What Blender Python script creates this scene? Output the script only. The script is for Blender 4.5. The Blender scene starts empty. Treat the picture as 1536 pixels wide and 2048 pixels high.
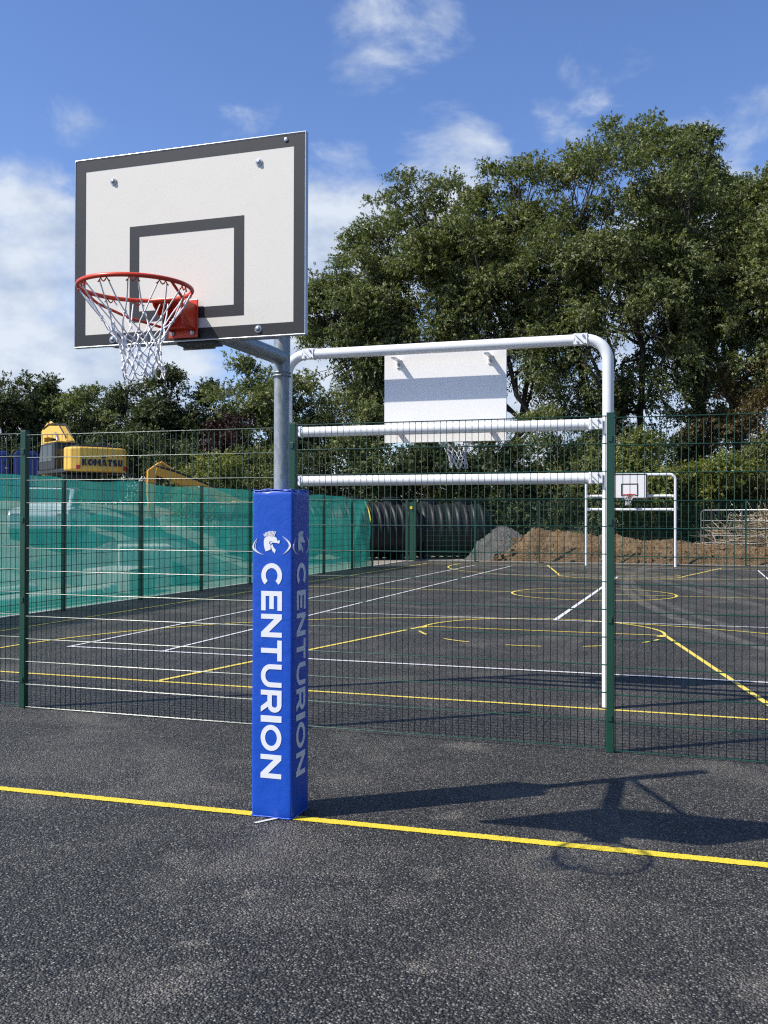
import bpy, bmesh, math, random
import numpy as np
from mathutils import Vector, Matrix
R_ = math.radians
sc = bpy.context.scene
COL = sc.collection

# ------------------------------------------------------------------ camera
F_PX, PITCH, ROLL, YAW = 1930.67, R_(0.42), R_(0.18), R_(18.078)
CAM = Vector((2.262, -5.045, 1.666))
fw = Vector((-math.sin(YAW)*math.cos(PITCH), math.cos(YAW)*math.cos(PITCH), math.sin(PITCH)))
rt = Vector((math.cos(YAW), math.sin(YAW), 0)); up = rt.cross(fw)
rt, up = rt*math.cos(ROLL)+up*math.sin(ROLL), -rt*math.sin(ROLL)+up*math.cos(ROLL)
cd = bpy.data.cameras.new('camera'); cam = bpy.data.objects.new('camera', cd); COL.objects.link(cam)
cd.sensor_fit = 'VERTICAL'; cd.sensor_height = 36.0; cd.lens = F_PX/2048*36.0
cd.clip_start = 0.05; cd.clip_end = 3000
m4 = Matrix.Identity(4)
for i in range(3):
    m4[i][0] = rt[i]; m4[i][1] = up[i]; m4[i][2] = -fw[i]; m4[i][3] = CAM[i]
cam.matrix_world = m4
sc.camera = cam
def ray(x, y): return fw + rt*((x-768)/F_PX) - up*((y-1024)/F_PX)
def at(x, y, depth): return CAM + ray(x, y)*depth          # a photo pixel at a given distance along the view
def horiz(x): return 1038.0 + (x-768)*0.0032

# ------------------------------------------------------------------ world, sun, exposure
SUN = Vector((-0.6866, -0.510, 1.0)).normalized()
EL = math.asin(SUN.z); AZ = math.atan2(SUN.x, SUN.y)
world = bpy.data.worlds.new('World'); sc.world = world; world.use_nodes = True
nt = world.node_tree; nt.nodes.clear()
def N(tree, typ, **kw):
    n = tree.nodes.new(typ)
    for k, v in kw.items():
        if k == 'inp':
            for a, b in v.items(): n.inputs[a].default_value = b
        else: setattr(n, k, v)
    return n
sky = N(nt, 'ShaderNodeTexSky', sky_type='NISHITA', sun_disc=False, sun_elevation=EL, sun_rotation=AZ % (2*math.pi), altitude=60, air_density=1.0, dust_density=0.35, ozone_density=2.2)
tc = N(nt, 'ShaderNodeTexCoord')
L = nt.links.new
def wmath(op, a, b=None, c=None, clamp=False):
    n = N(nt, 'ShaderNodeMath', operation=op, use_clamp=clamp)
    for i, v in enumerate((a, b, c)):
        if v is None: continue
        if isinstance(v, (int, float)): n.inputs[i].default_value = v
        else: L(v, n.inputs[i])
    return n.outputs[0]
mp = N(nt, 'ShaderNodeMapping'); mp.inputs['Scale'].default_value = (1, 1, 1.7); L(tc.outputs['Generated'], mp.inputs['Vector'])
n1 = N(nt, 'ShaderNodeTexNoise', inp={'Scale': 6.5, 'Detail': 10.0, 'Roughness': 0.60, 'Distortion': 0.25}); L(mp.outputs[0], n1.inputs['Vector'])
n2 = N(nt, 'ShaderNodeTexNoise', inp={'Scale': 14.0, 'Detail': 6.0, 'Roughness': 0.55}); L(mp.outputs[0], n2.inputs['Vector'])
sep = N(nt, 'ShaderNodeSeparateXYZ'); L(tc.outputs['Generated'], sep.inputs[0])
# banks of cumulus (direction, angular radius in degrees, weight), the same kind of cloud scattered by noise elsewhere
banks = [(60, 560, 9, .68), (0, 680, 11, .68), (230, 750, 9, .62), (380, 790, 5, .40), (690, 520, 7, .64), (640, 640, 8, .6), (690, 390, 4.5, .42), (900, 335, 5.0, .62), (1010, 320, 3.0, .30),
         (790, 50, 6.0, .40), (850, 80, 3.6, .34), (165, 255, 3.4, .34), (1120, 250, 4.0, .22), (1500, 300, 5, .30), (1400, 600, 11, .5), (1100, 720, 11, .5)]
dens = None
for (x, y, r, w) in banks:
    d = ray(x, y).normalized()
    vm = N(nt, 'ShaderNodeVectorMath', operation='DOT_PRODUCT'); L(tc.outputs['Generated'], vm.inputs[0]); vm.inputs[1].default_value = d
    mr = N(nt, 'ShaderNodeMapRange', interpolation_type='SMOOTHSTEP', inp={'From Min': math.cos(R_(r)), 'From Max': 1.0, 'To Min': 0.0, 'To Max': w}); L(vm.outputs['Value'], mr.inputs[0])
    dens = mr.outputs[0] if dens is None else wmath('MAXIMUM', dens, mr.outputs[0])
low = N(nt, 'ShaderNodeMapRange', interpolation_type='SMOOTHSTEP', inp={'From Min': 0.0, 'From Max': 0.30, 'To Min': 0.10, 'To Max': 0.0}); L(sep.outputs[2], low.inputs[0])
dd = wmath('ADD', wmath('ADD', wmath('MULTIPLY', wmath('SUBTRACT', n1.outputs['Fac'], 0.5), 1.6), dens), low.outputs[0])
mask = N(nt, 'ShaderNodeMapRange', interpolation_type='SMOOTHSTEP', inp={'From Min': 0.20, 'From Max': 0.62, 'To Min': 0.0, 'To Max': 0.92}); L(dd, mask.inputs[0])
shade = N(nt, 'ShaderNodeMapRange', inp={'From Min': 0.36, 'From Max': 0.62, 'To Min': 0.0, 'To Max': 1.0}); L(n2.outputs['Fac'], shade.inputs[0])
ccol = N(nt, 'ShaderNodeMix', data_type='RGBA'); L(shade.outputs[0], ccol.inputs['Factor'])
ccol.inputs['A'].default_value = (4.6, 5.5, 7.0, 1); ccol.inputs['B'].default_value = (7.4, 8.0, 8.8, 1)
hs = N(nt, 'ShaderNodeHueSaturation', inp={'Saturation': 1.10, 'Value': 1.42}); wb = N(nt, 'ShaderNodeMix', data_type='RGBA', blend_type='MULTIPLY', inp={'Factor': 1.0}); L(sky.outputs[0], wb.inputs['A']); wb.inputs['B'].default_value = (1.02, 1.0, 1.17, 1); L(wb.outputs['Result'], hs.inputs['Color'])
smix = N(nt, 'ShaderNodeMix', data_type='RGBA'); L(mask.outputs[0], smix.inputs['Factor']); L(hs.outputs[0], smix.inputs['A']); L(ccol.outputs['Result'], smix.inputs['B'])
bg = N(nt, 'ShaderNodeBackground', inp={'Strength': 0.085}); L(smix.outputs['Result'], bg.inputs['Color'])
wo = N(nt, 'ShaderNodeOutputWorld'); L(bg.outputs[0], wo.inputs[0])
sl = bpy.data.lights.new('sun', 'SUN'); sl.energy = 5.0; sl.angle = R_(0.53); sl.color = (1.0, 0.94, 0.845)
so = bpy.data.objects.new('sun', sl); COL.objects.link(so); so.rotation_euler = SUN.to_track_quat('Z', 'Y').to_euler(); so.location = (-20, -20, 30)
sc.view_settings.view_transform = 'Standard'; sc.view_settings.look = 'None'; sc.view_settings.gamma = 1; sc.view_settings.exposure = 0.33
sc.render.engine = 'CYCLES'
sc.cycles.use_denoising = False; sc.cycles.filter_width = 1.2
sc.cycles.max_bounces = 8; sc.cycles.transparent_max_bounces = 24
sc.cycles.sample_clamp_indirect = 4.0

# ------------------------------------------------------------------ materials
MATS = {}
def mat(name):
    m = bpy.data.materials.new(name); m.use_nodes = True; t = m.node_tree
    b = t.nodes['Principled BSDF']; MATS[name] = m
    return m, t, b
def lk(t, a, b): t.links.new(a, b)
def noise(t, vec, scale, detail=4, rough=.55, dist=0):
    n = N(t, 'ShaderNodeTexNoise', inp={'Scale': scale, 'Detail': detail, 'Roughness': rough, 'Distortion': dist}); t.links.new(vec, n.inputs['Vector']); return n
def ramp(t, fac, stops):
    n = N(t, 'ShaderNodeValToRGB'); cr = n.color_ramp
    while len(cr.elements) < len(stops): cr.elements.new(.5)
    for e, (p, c) in zip(cr.elements, stops): e.position = p; e.color = c if len(c) == 4 else (*c, 1)
    t.links.new(fac, n.inputs[0]); return n
def mixc(t, fac, a, b, mode='MIX'):
    n = N(t, 'ShaderNodeMix', data_type='RGBA', blend_type=mode, clamp_result=False)
    for s, v in (('Factor', fac), ('A', a), ('B', b)):
        if isinstance(v, (int, float)): n.inputs[s].default_value = v
        elif isinstance(v, tuple): n.inputs[s].default_value = v if len(v) == 4 else (*v, 1)
        else: t.links.new(v, n.inputs[s])
    return n.outputs['Result']
def mth(t, op, a, b=None, c=None, clamp=False):
    n = N(t, 'ShaderNodeMath', operation=op, use_clamp=clamp)
    for i, v in enumerate((a, b, c)):
        if v is None: continue
        if isinstance(v, (int, float)): n.inputs[i].default_value = v
        else: t.links.new(v, n.inputs[i])
    return n.outputs[0]
def bump(t, b, height, strength, dist):
    n = N(t, 'ShaderNodeBump', inp={'Strength': strength, 'Distance': dist}); t.links.new(height, n.inputs['Height']); t.links.new(n.outputs[0], b.inputs['Normal']); return n
def coords(t): return N(t, 'ShaderNodeTexCoord').outputs['Object']
def plain(name, col, rough=.5, metal=0.0, var=.12, scale=9.0, bumpd=0.0, spec=.5):
    m, t, b = mat(name); v = coords(t); n = noise(t, v, scale, 6)
    c = mixc(t, n.outputs['Fac'], tuple(x*(1-var) for x in col), tuple(min(1, x*(1+var)) for x in col)); lk(t, c, b.inputs['Base Color'])
    b.inputs['Roughness'].default_value = rough; b.inputs['Metallic'].default_value = metal; b.inputs['Specular IOR Level'].default_value = spec
    n2 = noise(t, v, scale*6, 3)
    lk(t, mth(t, 'ADD', mth(t, 'MULTIPLY', n2.outputs['Fac'], .2), rough-.1), b.inputs['Roughness'])
    if bumpd: bump(t, b, n2.outputs['Fac'], .5, bumpd)
    return m

def stone_field(t, v):
    """asphalt aggregate: per-stone tone, relief"""
    wob = noise(t, v, 60, 2)
    vv = N(t, 'ShaderNodeVectorMath', operation='MULTIPLY_ADD'); lk(t, wob.outputs['Color'], vv.inputs[0]); vv.inputs[1].default_value = (.006, .006, .006); lk(t, v, vv.inputs[2])
    v1 = N(t, 'ShaderNodeTexVoronoi', inp={'Scale': 92.0, 'Randomness': 1.0}); lk(t, vv.outputs[0], v1.inputs['Vector'])
    v2 = N(t, 'ShaderNodeTexVoronoi', inp={'Scale': 240.0}); lk(t, vv.outputs[0], v2.inputs['Vector'])
    sx = N(t, 'ShaderNodeSeparateColor'); lk(t, v1.outputs['Color'], sx.inputs[0])
    h = mth(t, 'SUBTRACT', 1.0, mth(t, 'MULTIPLY', v1.outputs['Distance'], 1.3))
    h = mth(t, 'ADD', h, mth(t, 'MULTIPLY', sx.outputs[1], 1.1))
    h = mth(t, 'ADD', h, mth(t, 'MULTIPLY', v2.outputs['Distance'], -.35))
    return sx.outputs[0], h, v1.outputs['Distance']

def make_asphalt():
    m, t, b = mat('asphalt'); v = coords(t)
    tone, h, dst = stone_field(t, v)
    c = ramp(t, tone, [(0, (.014, .0143, .0146)), (.35, (.044, .0440, .0435)), (.68, (.094, .0935, .0915)), (.88, (.17, .169, .165)), (1, (.33, .325, .31))]).outputs[0]
    gap = N(t, 'ShaderNodeMapRange', inp={'From Min': .32, 'From Max': .72, 'To Min': 1.0, 'To Max': .2}); lk(t, dst, gap.inputs[0])  # dark bitumen between stones, darkened further to paint in their small shadows
    c = mixc(t, 1.0, c, gap.outputs[0], 'MULTIPLY')
    big = noise(t, v, .55, 5, .6, .6); mid = noise(t, v, 2.3, 5, .65)
    k = mth(t, 'ADD', .58, mth(t, 'ADD', mth(t, 'MULTIPLY', big.outputs['Fac'], .55), mth(t, 'MULTIPLY', mid.outputs['Fac'], .35)))
    kk = N(t, 'ShaderNodeCombineColor'); [lk(t, k, kk.inputs[i]) for i in range(3)]
    c = mixc(t, 1.0, c, kk.outputs[0], 'MULTIPLY')
    # dust film, patchy, with streaks
    d1 = noise(t, v, .9, 6, .62, .4); d2 = noise(t, v, 7.5, 5, .7, .3)
    film = N(t, 'ShaderNodeMapRange', interpolation_type='SMOOTHSTEP', inp={'From Min': .45, 'From Max': .74, 'To Min': 0, 'To Max': .40}); lk(t, d1.outputs['Fac'], film.inputs[0])
    spot = N(t, 'ShaderNodeMapRange', interpolation_type='SMOOTHSTEP', inp={'From Min': .64, 'From Max': .76, 'To Min': 0, 'To Max': .75}); lk(t, d2.outputs['Fac'], spot.inputs[0])
    spotb = mth(t, 'MULTIPLY', spot.outputs[0], mth(t, 'ADD', .1, mth(t, 'MULTIPLY', film.outputs[0], 3.0)), clamp=True)
    mps = N(t, 'ShaderNodeMapping'); mps.inputs['Rotation'].default_value = (0, 0, .35); mps.inputs['Scale'].default_value = (1.2, 6.5, 1); lk(t, v, mps.inputs['Vector'])
    st = noise(t, mps.outputs[0], 1.6, 6, .7, .8)
    strk = N(t, 'ShaderNodeMapRange', interpolation_type='SMOOTHSTEP', inp={'From Min': .62, 'From Max': .74, 'To Min': 0, 'To Max': .38}); lk(t, st.outputs['Fac'], strk.inputs[0])
    # tyre tracks swept in arcs across the court (centre, radius, half-width)
    sp = N(t, 'ShaderNodeSeparateXYZ'); lk(t, v, sp.inputs[0])
    tr = None
    fine = noise(t, v, 3.2, 5, .7)
    for (cx, cy, r, w, a) in [(44.95, 23.83, 44.63, .13, .8), (51.44, 26.65, 51.16, .12, .7), (46.0, 24.0, 43.6, .25, .4), (438.11, 151.83, 455.7, .22, .6), (438.11, 151.83, 455.0, .15, .5), (-15.38, 13.95, 19.95, .35, .5), (-15.38, 13.95, 21.6, .3, .4), (-174.95, 4.88, 175.64, .09, .4), (-13.0, 1.0, 20.3, .3, .3), (9, 40, 18.5, .5, .4)]:
        dx = mth(t, 'SUBTRACT', sp.outputs[0], cx); dy = mth(t, 'SUBTRACT', sp.outputs[1], cy)
        rr = mth(t, 'SQRT', mth(t, 'ADD', mth(t, 'MULTIPLY', dx, dx), mth(t, 'MULTIPLY', dy, dy)))
        q = mth(t, 'ABSOLUTE', mth(t, 'SUBTRACT', rr, r))
        g = N(t, 'ShaderNodeMapRange', interpolation_type='SMOOTHSTEP', inp={'From Min': w*.55, 'From Max': w*1.2, 'To Min': a, 'To Max': 0}); lk(t, q, g.inputs[0])
        tr = g.outputs[0] if tr is None else mth(t, 'MAXIMUM', tr, g.outputs[0])
    beyond = N(t, 'ShaderNodeMapRange', interpolation_type='SMOOTHSTEP', inp={'From Min': 4.5, 'From Max': 9.0, 'To Min': 0, 'To Max': 1}); lk(t, sp.outputs[1], beyond.inputs[0])
    tfac = N(t, 'ShaderNodeMapRange', inp={'From Min': .36, 'From Max': .66, 'To Min': .15, 'To Max': 1.0}); lk(t, fine.outputs['Fac'], tfac.inputs[0])
    tr = mth(t, 'MULTIPLY', mth(t, 'MULTIPLY', tr, beyond.outputs[0]), tfac.outputs[0])
    spots = None; wob = noise(t, v, 13, 7, .8, .8); pit = noise(t, v, 55, 3, .7)
    for (px_, py_, r, a) in [(385, 1885, .06, .8), (395, 1940, .09, .55), (330, 1975, .11, .75), (370, 1715, .10, .5), (515, 1785, .055, .8), (505, 1825, .08, .45), (845, 1935, .06, .7), (870, 1745, .07, .7), (1000, 1745, .06, .5), (310, 1605, .11, .5), (320, 1535, .14, .4),
            (290, 1515, .16, .4), (460, 1525, .10, .4), (935, 1492, .16, .8), (540, 1655, .09, .55), (660, 1648, .06, .6), (905, 1632, .09, .7), (1430, 1530, .14, .5), (1285, 1560, .12, .6), (800, 1800, .09, .4), (150, 1480, .3, .3), (60, 1600, .22, .4), (700, 1560, .2, .35), (1290, 1990, .12, .4), (1180, 1880, .1, .35)]:
        d_ = ray(px_, py_); p_ = CAM+d_*(-CAM.z/d_.z)
        dn = N(t, 'ShaderNodeVectorMath', operation='DISTANCE'); lk(t, v, dn.inputs[0]); dn.inputs[1].default_value = (p_.x, p_.y, 0)
        q = mth(t, 'ADD', mth(t, 'DIVIDE', dn.outputs['Value'], r*1.25), mth(t, 'MULTIPLY', mth(t, 'SUBTRACT', wob.outputs['Fac'], .5), 5.5))
        g = N(t, 'ShaderNodeMapRange', interpolation_type='SMOOTHSTEP', inp={'From Min': .2, 'From Max': 1.1, 'To Min': a, 'To Max': 0}); lk(t, q, g.inputs[0])
        spots = g.outputs[0] if spots is None else mth(t, 'MAXIMUM', spots, g.outputs[0])
    pm_ = N(t, 'ShaderNodeMapRange', interpolation_type='SMOOTHSTEP', inp={'From Min': .42, 'From Max': .62, 'To Min': .3, 'To Max': 1.0}); lk(t, pit.outputs['Fac'], pm_.inputs[0]); spotb = mth(t, 'MAXIMUM', spotb, mth(t, 'MULTIPLY', spots, pm_.outputs[0]))
    dust = mth(t, 'MAXIMUM', mth(t, 'MAXIMUM', film.outputs[0], spotb), mth(t, 'MAXIMUM', mth(t, 'MULTIPLY', strk.outputs[0], .8), tr))
    top = N(t, 'ShaderNodeMapRange', inp={'From Min': .5, 'From Max': 1.5, 'To Min': .45, 'To Max': 1.1}); lk(t, h, top.inputs[0])
    dust = mth(t, 'MULTIPLY', dust, top.outputs[0], clamp=True)
    c = mixc(t, 1.0, c, (1.22, 1.18, 1.08), 'MULTIPLY')
    c = mixc(t, dust, c, (.47, .43, .355))
    lk(t, c, b.inputs['Base Color'])
    b.inputs['Roughness'].default_value = .62; b.inputs['Specular IOR Level'].default_value = .5
    bump(t, b, h, 1.0, .021)
    return m
make_asphalt()
def make_paint(name, col, wear=.45):
    m, t, b = mat(name); v = coords(t); tone, h, dst = stone_field(t, v)
    w = noise(t, v, 16, 5, .7); w2 = noise(t, v, 1.1, 4)
    a = mth(t, 'ADD', mth(t, 'ADD', mth(t, 'MULTIPLY', w.outputs['Fac'], .9), mth(t, 'MULTIPLY', w2.outputs['Fac'], .5)), mth(t, 'MULTIPLY', dst, .38))
    f = N(t, 'ShaderNodeMapRange', interpolation_type='SMOOTHSTEP', inp={'From Min': .98, 'From Max': 1.25, 'To Min': 0, 'To Max': wear}); lk(t, a, f.inputs[0])
    c0 = mixc(t, tone, tuple(x*.86 for x in col), col)
    c = mixc(t, f.outputs[0], c0, (.05, .05, .05)); lk(t, c, b.inputs['Base Color'])
    b.inputs['Roughness'].default_value = .6; bump(t, b, h, .7, .004)
make_paint('yellow_paint', (.78, .60, .035)); make_paint('white_paint', (.72, .73, .74)); make_paint('court_yellow_paint', (.80, .64, .12), .6)

def make_ground(name, c1, c2, c3, sc1, bumpd):
    m, t, b = mat(name); v = coords(t)
    a = noise(t, v, sc1, 8, .65, .3); d = noise(t, v, sc1*14, 5, .7); vo = N(t, 'ShaderNodeTexVoronoi', inp={'Scale': sc1*30}); lk(t, v, vo.inputs['Vector'])
    c = ramp(t, a.outputs['Fac'], [(.25, c1), (.5, c2), (.75, c3)]).outputs[0]
    c = mixc(t, .55, c, mixc(t, d.outputs['Fac'], (.35, .35, .35), (1.4, 1.4, 1.4)), 'MULTIPLY')
    lk(t, c, b.inputs['Base Color']); b.inputs['Roughness'].default_value = .95; b.inputs['Specular IOR Level'].default_value = .2
    hh = mth(t, 'ADD', d.outputs['Fac'], mth(t, 'MULTIPLY', vo.outputs['Distance'], .5)); bump(t, b, hh, .9, bumpd)
make_ground('site_ground', (.19, .165, .13), (.27, .24, .195), (.34, .315, .27), .6, .04)
make_ground('field_ground', (.05, .06, .025), (.07, .08, .03), (.10, .09, .05), .4, .05)
make_ground('soil', (.16, .10, .055), (.24, .16, .09), (.33, .24, .15), .9, .09)
make_ground('gravel', (.15, .15, .145), (.23, .23, .22), (.33, .325, .31), 3.2, .09)
plain('concrete', (.5, .47, .42), .9, 0, .2, 5, .004, .3)
plain('powder_white', (.80, .81, .80), .32, 0, .03, 4)
plain('board_white', (.715, .687, .605), .42, 0, .025, 2.2)
plain('board_back', (.80, .79, .77), .5, 0, .03, 2.0)
plain('board_black', (.017, .018, .019), .5, 0, .15, 20)
plain('fence_green', (.008, .058, .034), .38, 0, .12, 6)
plain('wire_green', (.006, .040, .026), .5, 0, .1, 5, 0, .3)
plain('wire_gloss', (.010, .055, .036), .26, 0, .1, 5, 0, .7)
plain('rim_orange', (.62, .055, .018), .35, 0, .15, 24)
plain('cord', (.78, .78, .80), .8, 0, .08, 60)
plain('machine_yellow', (.74, .45, .065), .45, 0, .22, 2.2)
plain('arm_orange', (.70, .33, .03), .45, 0, .25, 2.2)
plain('machine_black', (.018, .018, .02), .5, 0, .3, 4)
plain('rubber_black', (.016, .016, .017), .55, 0, .25, 3)
plain('tank_plastic', (.013, .014, .016), .5, 0, .25, 1.6, 0, .28)
plain('letter_navy', (.012, .014, .04), .5)
plain('letter_white', (.80, .81, .82), .45, 0, .03, 8)
plain('light_red', (.45, .02, .015), .3)
plain('steel', (.45, .47, .49), .35, .85, .12, 14)
plain('toilet_blue', (.015, .035, .22), .5, 0, .1, 3)
plain('car_white', (.72, .73, .74), .25, 0, .03, 2)
plain('tag_yellow', (.75, .55, .03), .5)
plain('dry_wood', (.33, .26, .17), .9, 0, .35, 5)
plain('pale_pipe', (.62, .55, .46), .6, 0, .12, 3)
m, t, b = mat('glass_dark'); b.inputs['Base Color'].default_value = (.02, .025, .03, 1); b.inputs['Roughness'].default_value = .08
# galvanised pole
m, t, b = mat('galvanised'); v = coords(t)
mpg = N(t, 'ShaderNodeMapping'); mpg.inputs['Scale'].default_value = (1, 1, .35); lk(t, v, mpg.inputs['Vector'])
vo = N(t, 'ShaderNodeTexVoronoi', inp={'Scale': 70.0}); lk(t, mpg.outputs[0], vo.inputs['Vector']); sx = N(t, 'ShaderNodeSeparateColor'); lk(t, vo.outputs['Color'], sx.inputs[0])
g1 = noise(t, mpg.outputs[0], 9, 5)
f = mth(t, 'ADD', mth(t, 'MULTIPLY', sx.outputs[0], .45), mth(t, 'MULTIPLY', g1.outputs['Fac'], .55))
c = ramp(t, f, [(.2, (.25, .285, .30)), (.75, (.40, .435, .45))]).outputs[0]; lk(t, c, b.inputs['Base Color'])
b.inputs['Metallic'].default_value = .55; lk(t, mth(t, 'ADD', .36, mth(t, 'MULTIPLY', f, .2)), b.inputs['Roughness'])
bump(t, b, g1.outputs['Fac'], .12, .003)
# vinyl pad
m, t, b = mat('pad_vinyl'); v = coords(t)
w = noise(t, v, 3.5, 4); w2 = noise(t, v, 700, 2); w3 = noise(t, v, 14, 5, .6, 1.0)
c = mixc(t, w.outputs['Fac'], (.006, .068, .44), (.010, .090, .52)); lk(t, c, b.inputs['Base Color'])
b.inputs['Roughness'].default_value = .38
bb = mth(t, 'ADD', mth(t, 'MULTIPLY', w2.outputs['Fac'], .08), mth(t, 'ADD', w3.outputs['Fac'], mth(t, 'MULTIPLY', w.outputs['Fac'], 4.0))); bump(t, b, bb, .35, .006)
# netting
def make_net(name, hole):
    m, t, b = mat(name); v = coords(t); t.nodes.remove(b); out = t.nodes['Material Output']
    w = noise(t, v, 1.4, 5, .6, .5)
    c = mixc(t, w.outputs['Fac'], (.03, .34, .27), (.06, .50, .42))
    df = N(t, 'ShaderNodeBsdfDiffuse'); tl = N(t, 'ShaderNodeBsdfTranslucent'); lk(t, c, df.inputs[0]); lk(t, c, tl.inputs[0])
    a = N(t, 'ShaderNodeMixShader', inp={0: .5}); lk(t, df.outputs[0], a.inputs[1]); lk(t, tl.outputs[0], a.inputs[2])
    tp = N(t, 'ShaderNodeBsdfTransparent'); mx = N(t, 'ShaderNodeMixShader')
    w4 = noise(t, v, 5.5, 5, .65, 1.2); fac = mth(t, 'ADD', hole-.32, mth(t, 'ADD', mth(t, 'MULTIPLY', w.outputs['Fac'], .34), mth(t, 'MULTIPLY', w4.outputs['Fac'], .34))); lk(t, fac, mx.inputs[0]); lk(t, a.outputs[0], mx.inputs[1]); lk(t, tp.outputs[0], mx.inputs[2])
    lk(t, mx.outputs[0], out.inputs[0])
make_net('netting', .35); make_net('netting_upper', .42)
# leaves: per-leaf tint comes from a mesh attribute (natural colour differences between leaves and shoots)
def make_leaf(name, dark, light, yell):
    m, t, b = mat(name); t.nodes.remove(b); out = t.nodes['Material Output']
    at_ = N(t, 'ShaderNodeAttribute', attribute_name='tint')
    sp = N(t, 'ShaderNodeSeparateColor'); lk(t, at_.outputs['Color'], sp.inputs[0])
    c = mixc(t, sp.outputs[0], dark, light); c = mixc(t, sp.outputs[1], c, yell)
    pb = N(t, 'ShaderNodeBsdfPrincipled', inp={'Roughness': .55}); lk(t, c, pb.inputs['Base Color']); pb.inputs['Specular IOR Level'].default_value = .45
    tl = N(t, 'ShaderNodeBsdfTranslucent'); lk(t, mixc(t, 1.0, c, (1.3, 1.5, .6), 'MULTIPLY'), tl.inputs[0])
    mx = N(t, 'ShaderNodeMixShader', inp={0: .26}); lk(t, pb.outputs[0], mx.inputs[1]); lk(t, tl.outputs[0], mx.inputs[2]); lk(t, mx.outputs[0], out.inputs[0])
make_leaf('leaf_ash', (.070, .094, .030), (.215, .235, .10), (.29, .28, .11))
make_leaf('leaf_dark', (.030, .046, .016), (.085, .105, .042), (.14, .15, .055))
make_leaf('leaf_bright', (.10, .125, .028), (.22, .24, .06), (.30, .28, .07))
make_leaf('leaf_purple', (.022, .010, .012), (.05, .02, .022), (.06, .03, .02))
make_leaf('leaf_dry', (.07, .05, .022), (.15, .11, .05), (.16, .13, .05))
m, t, b = mat('bark'); v = coords(t); mpb = N(t, 'ShaderNodeMapping'); mpb.inputs['Scale'].default_value = (1, 1, .25); lk(t, v, mpb.inputs['Vector'])
nb = noise(t, mpb.outputs[0], 9, 7, .7); c = ramp(t, nb.outputs['Fac'], [(.3, (.028, .022, .017)), (.7, (.10, .085, .066))]).outputs[0]; lk(t, c, b.inputs['Base Color']); b.inputs['Roughness'].default_value = .95; bump(t, b, nb.outputs['Fac'], .8, .03)

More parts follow.
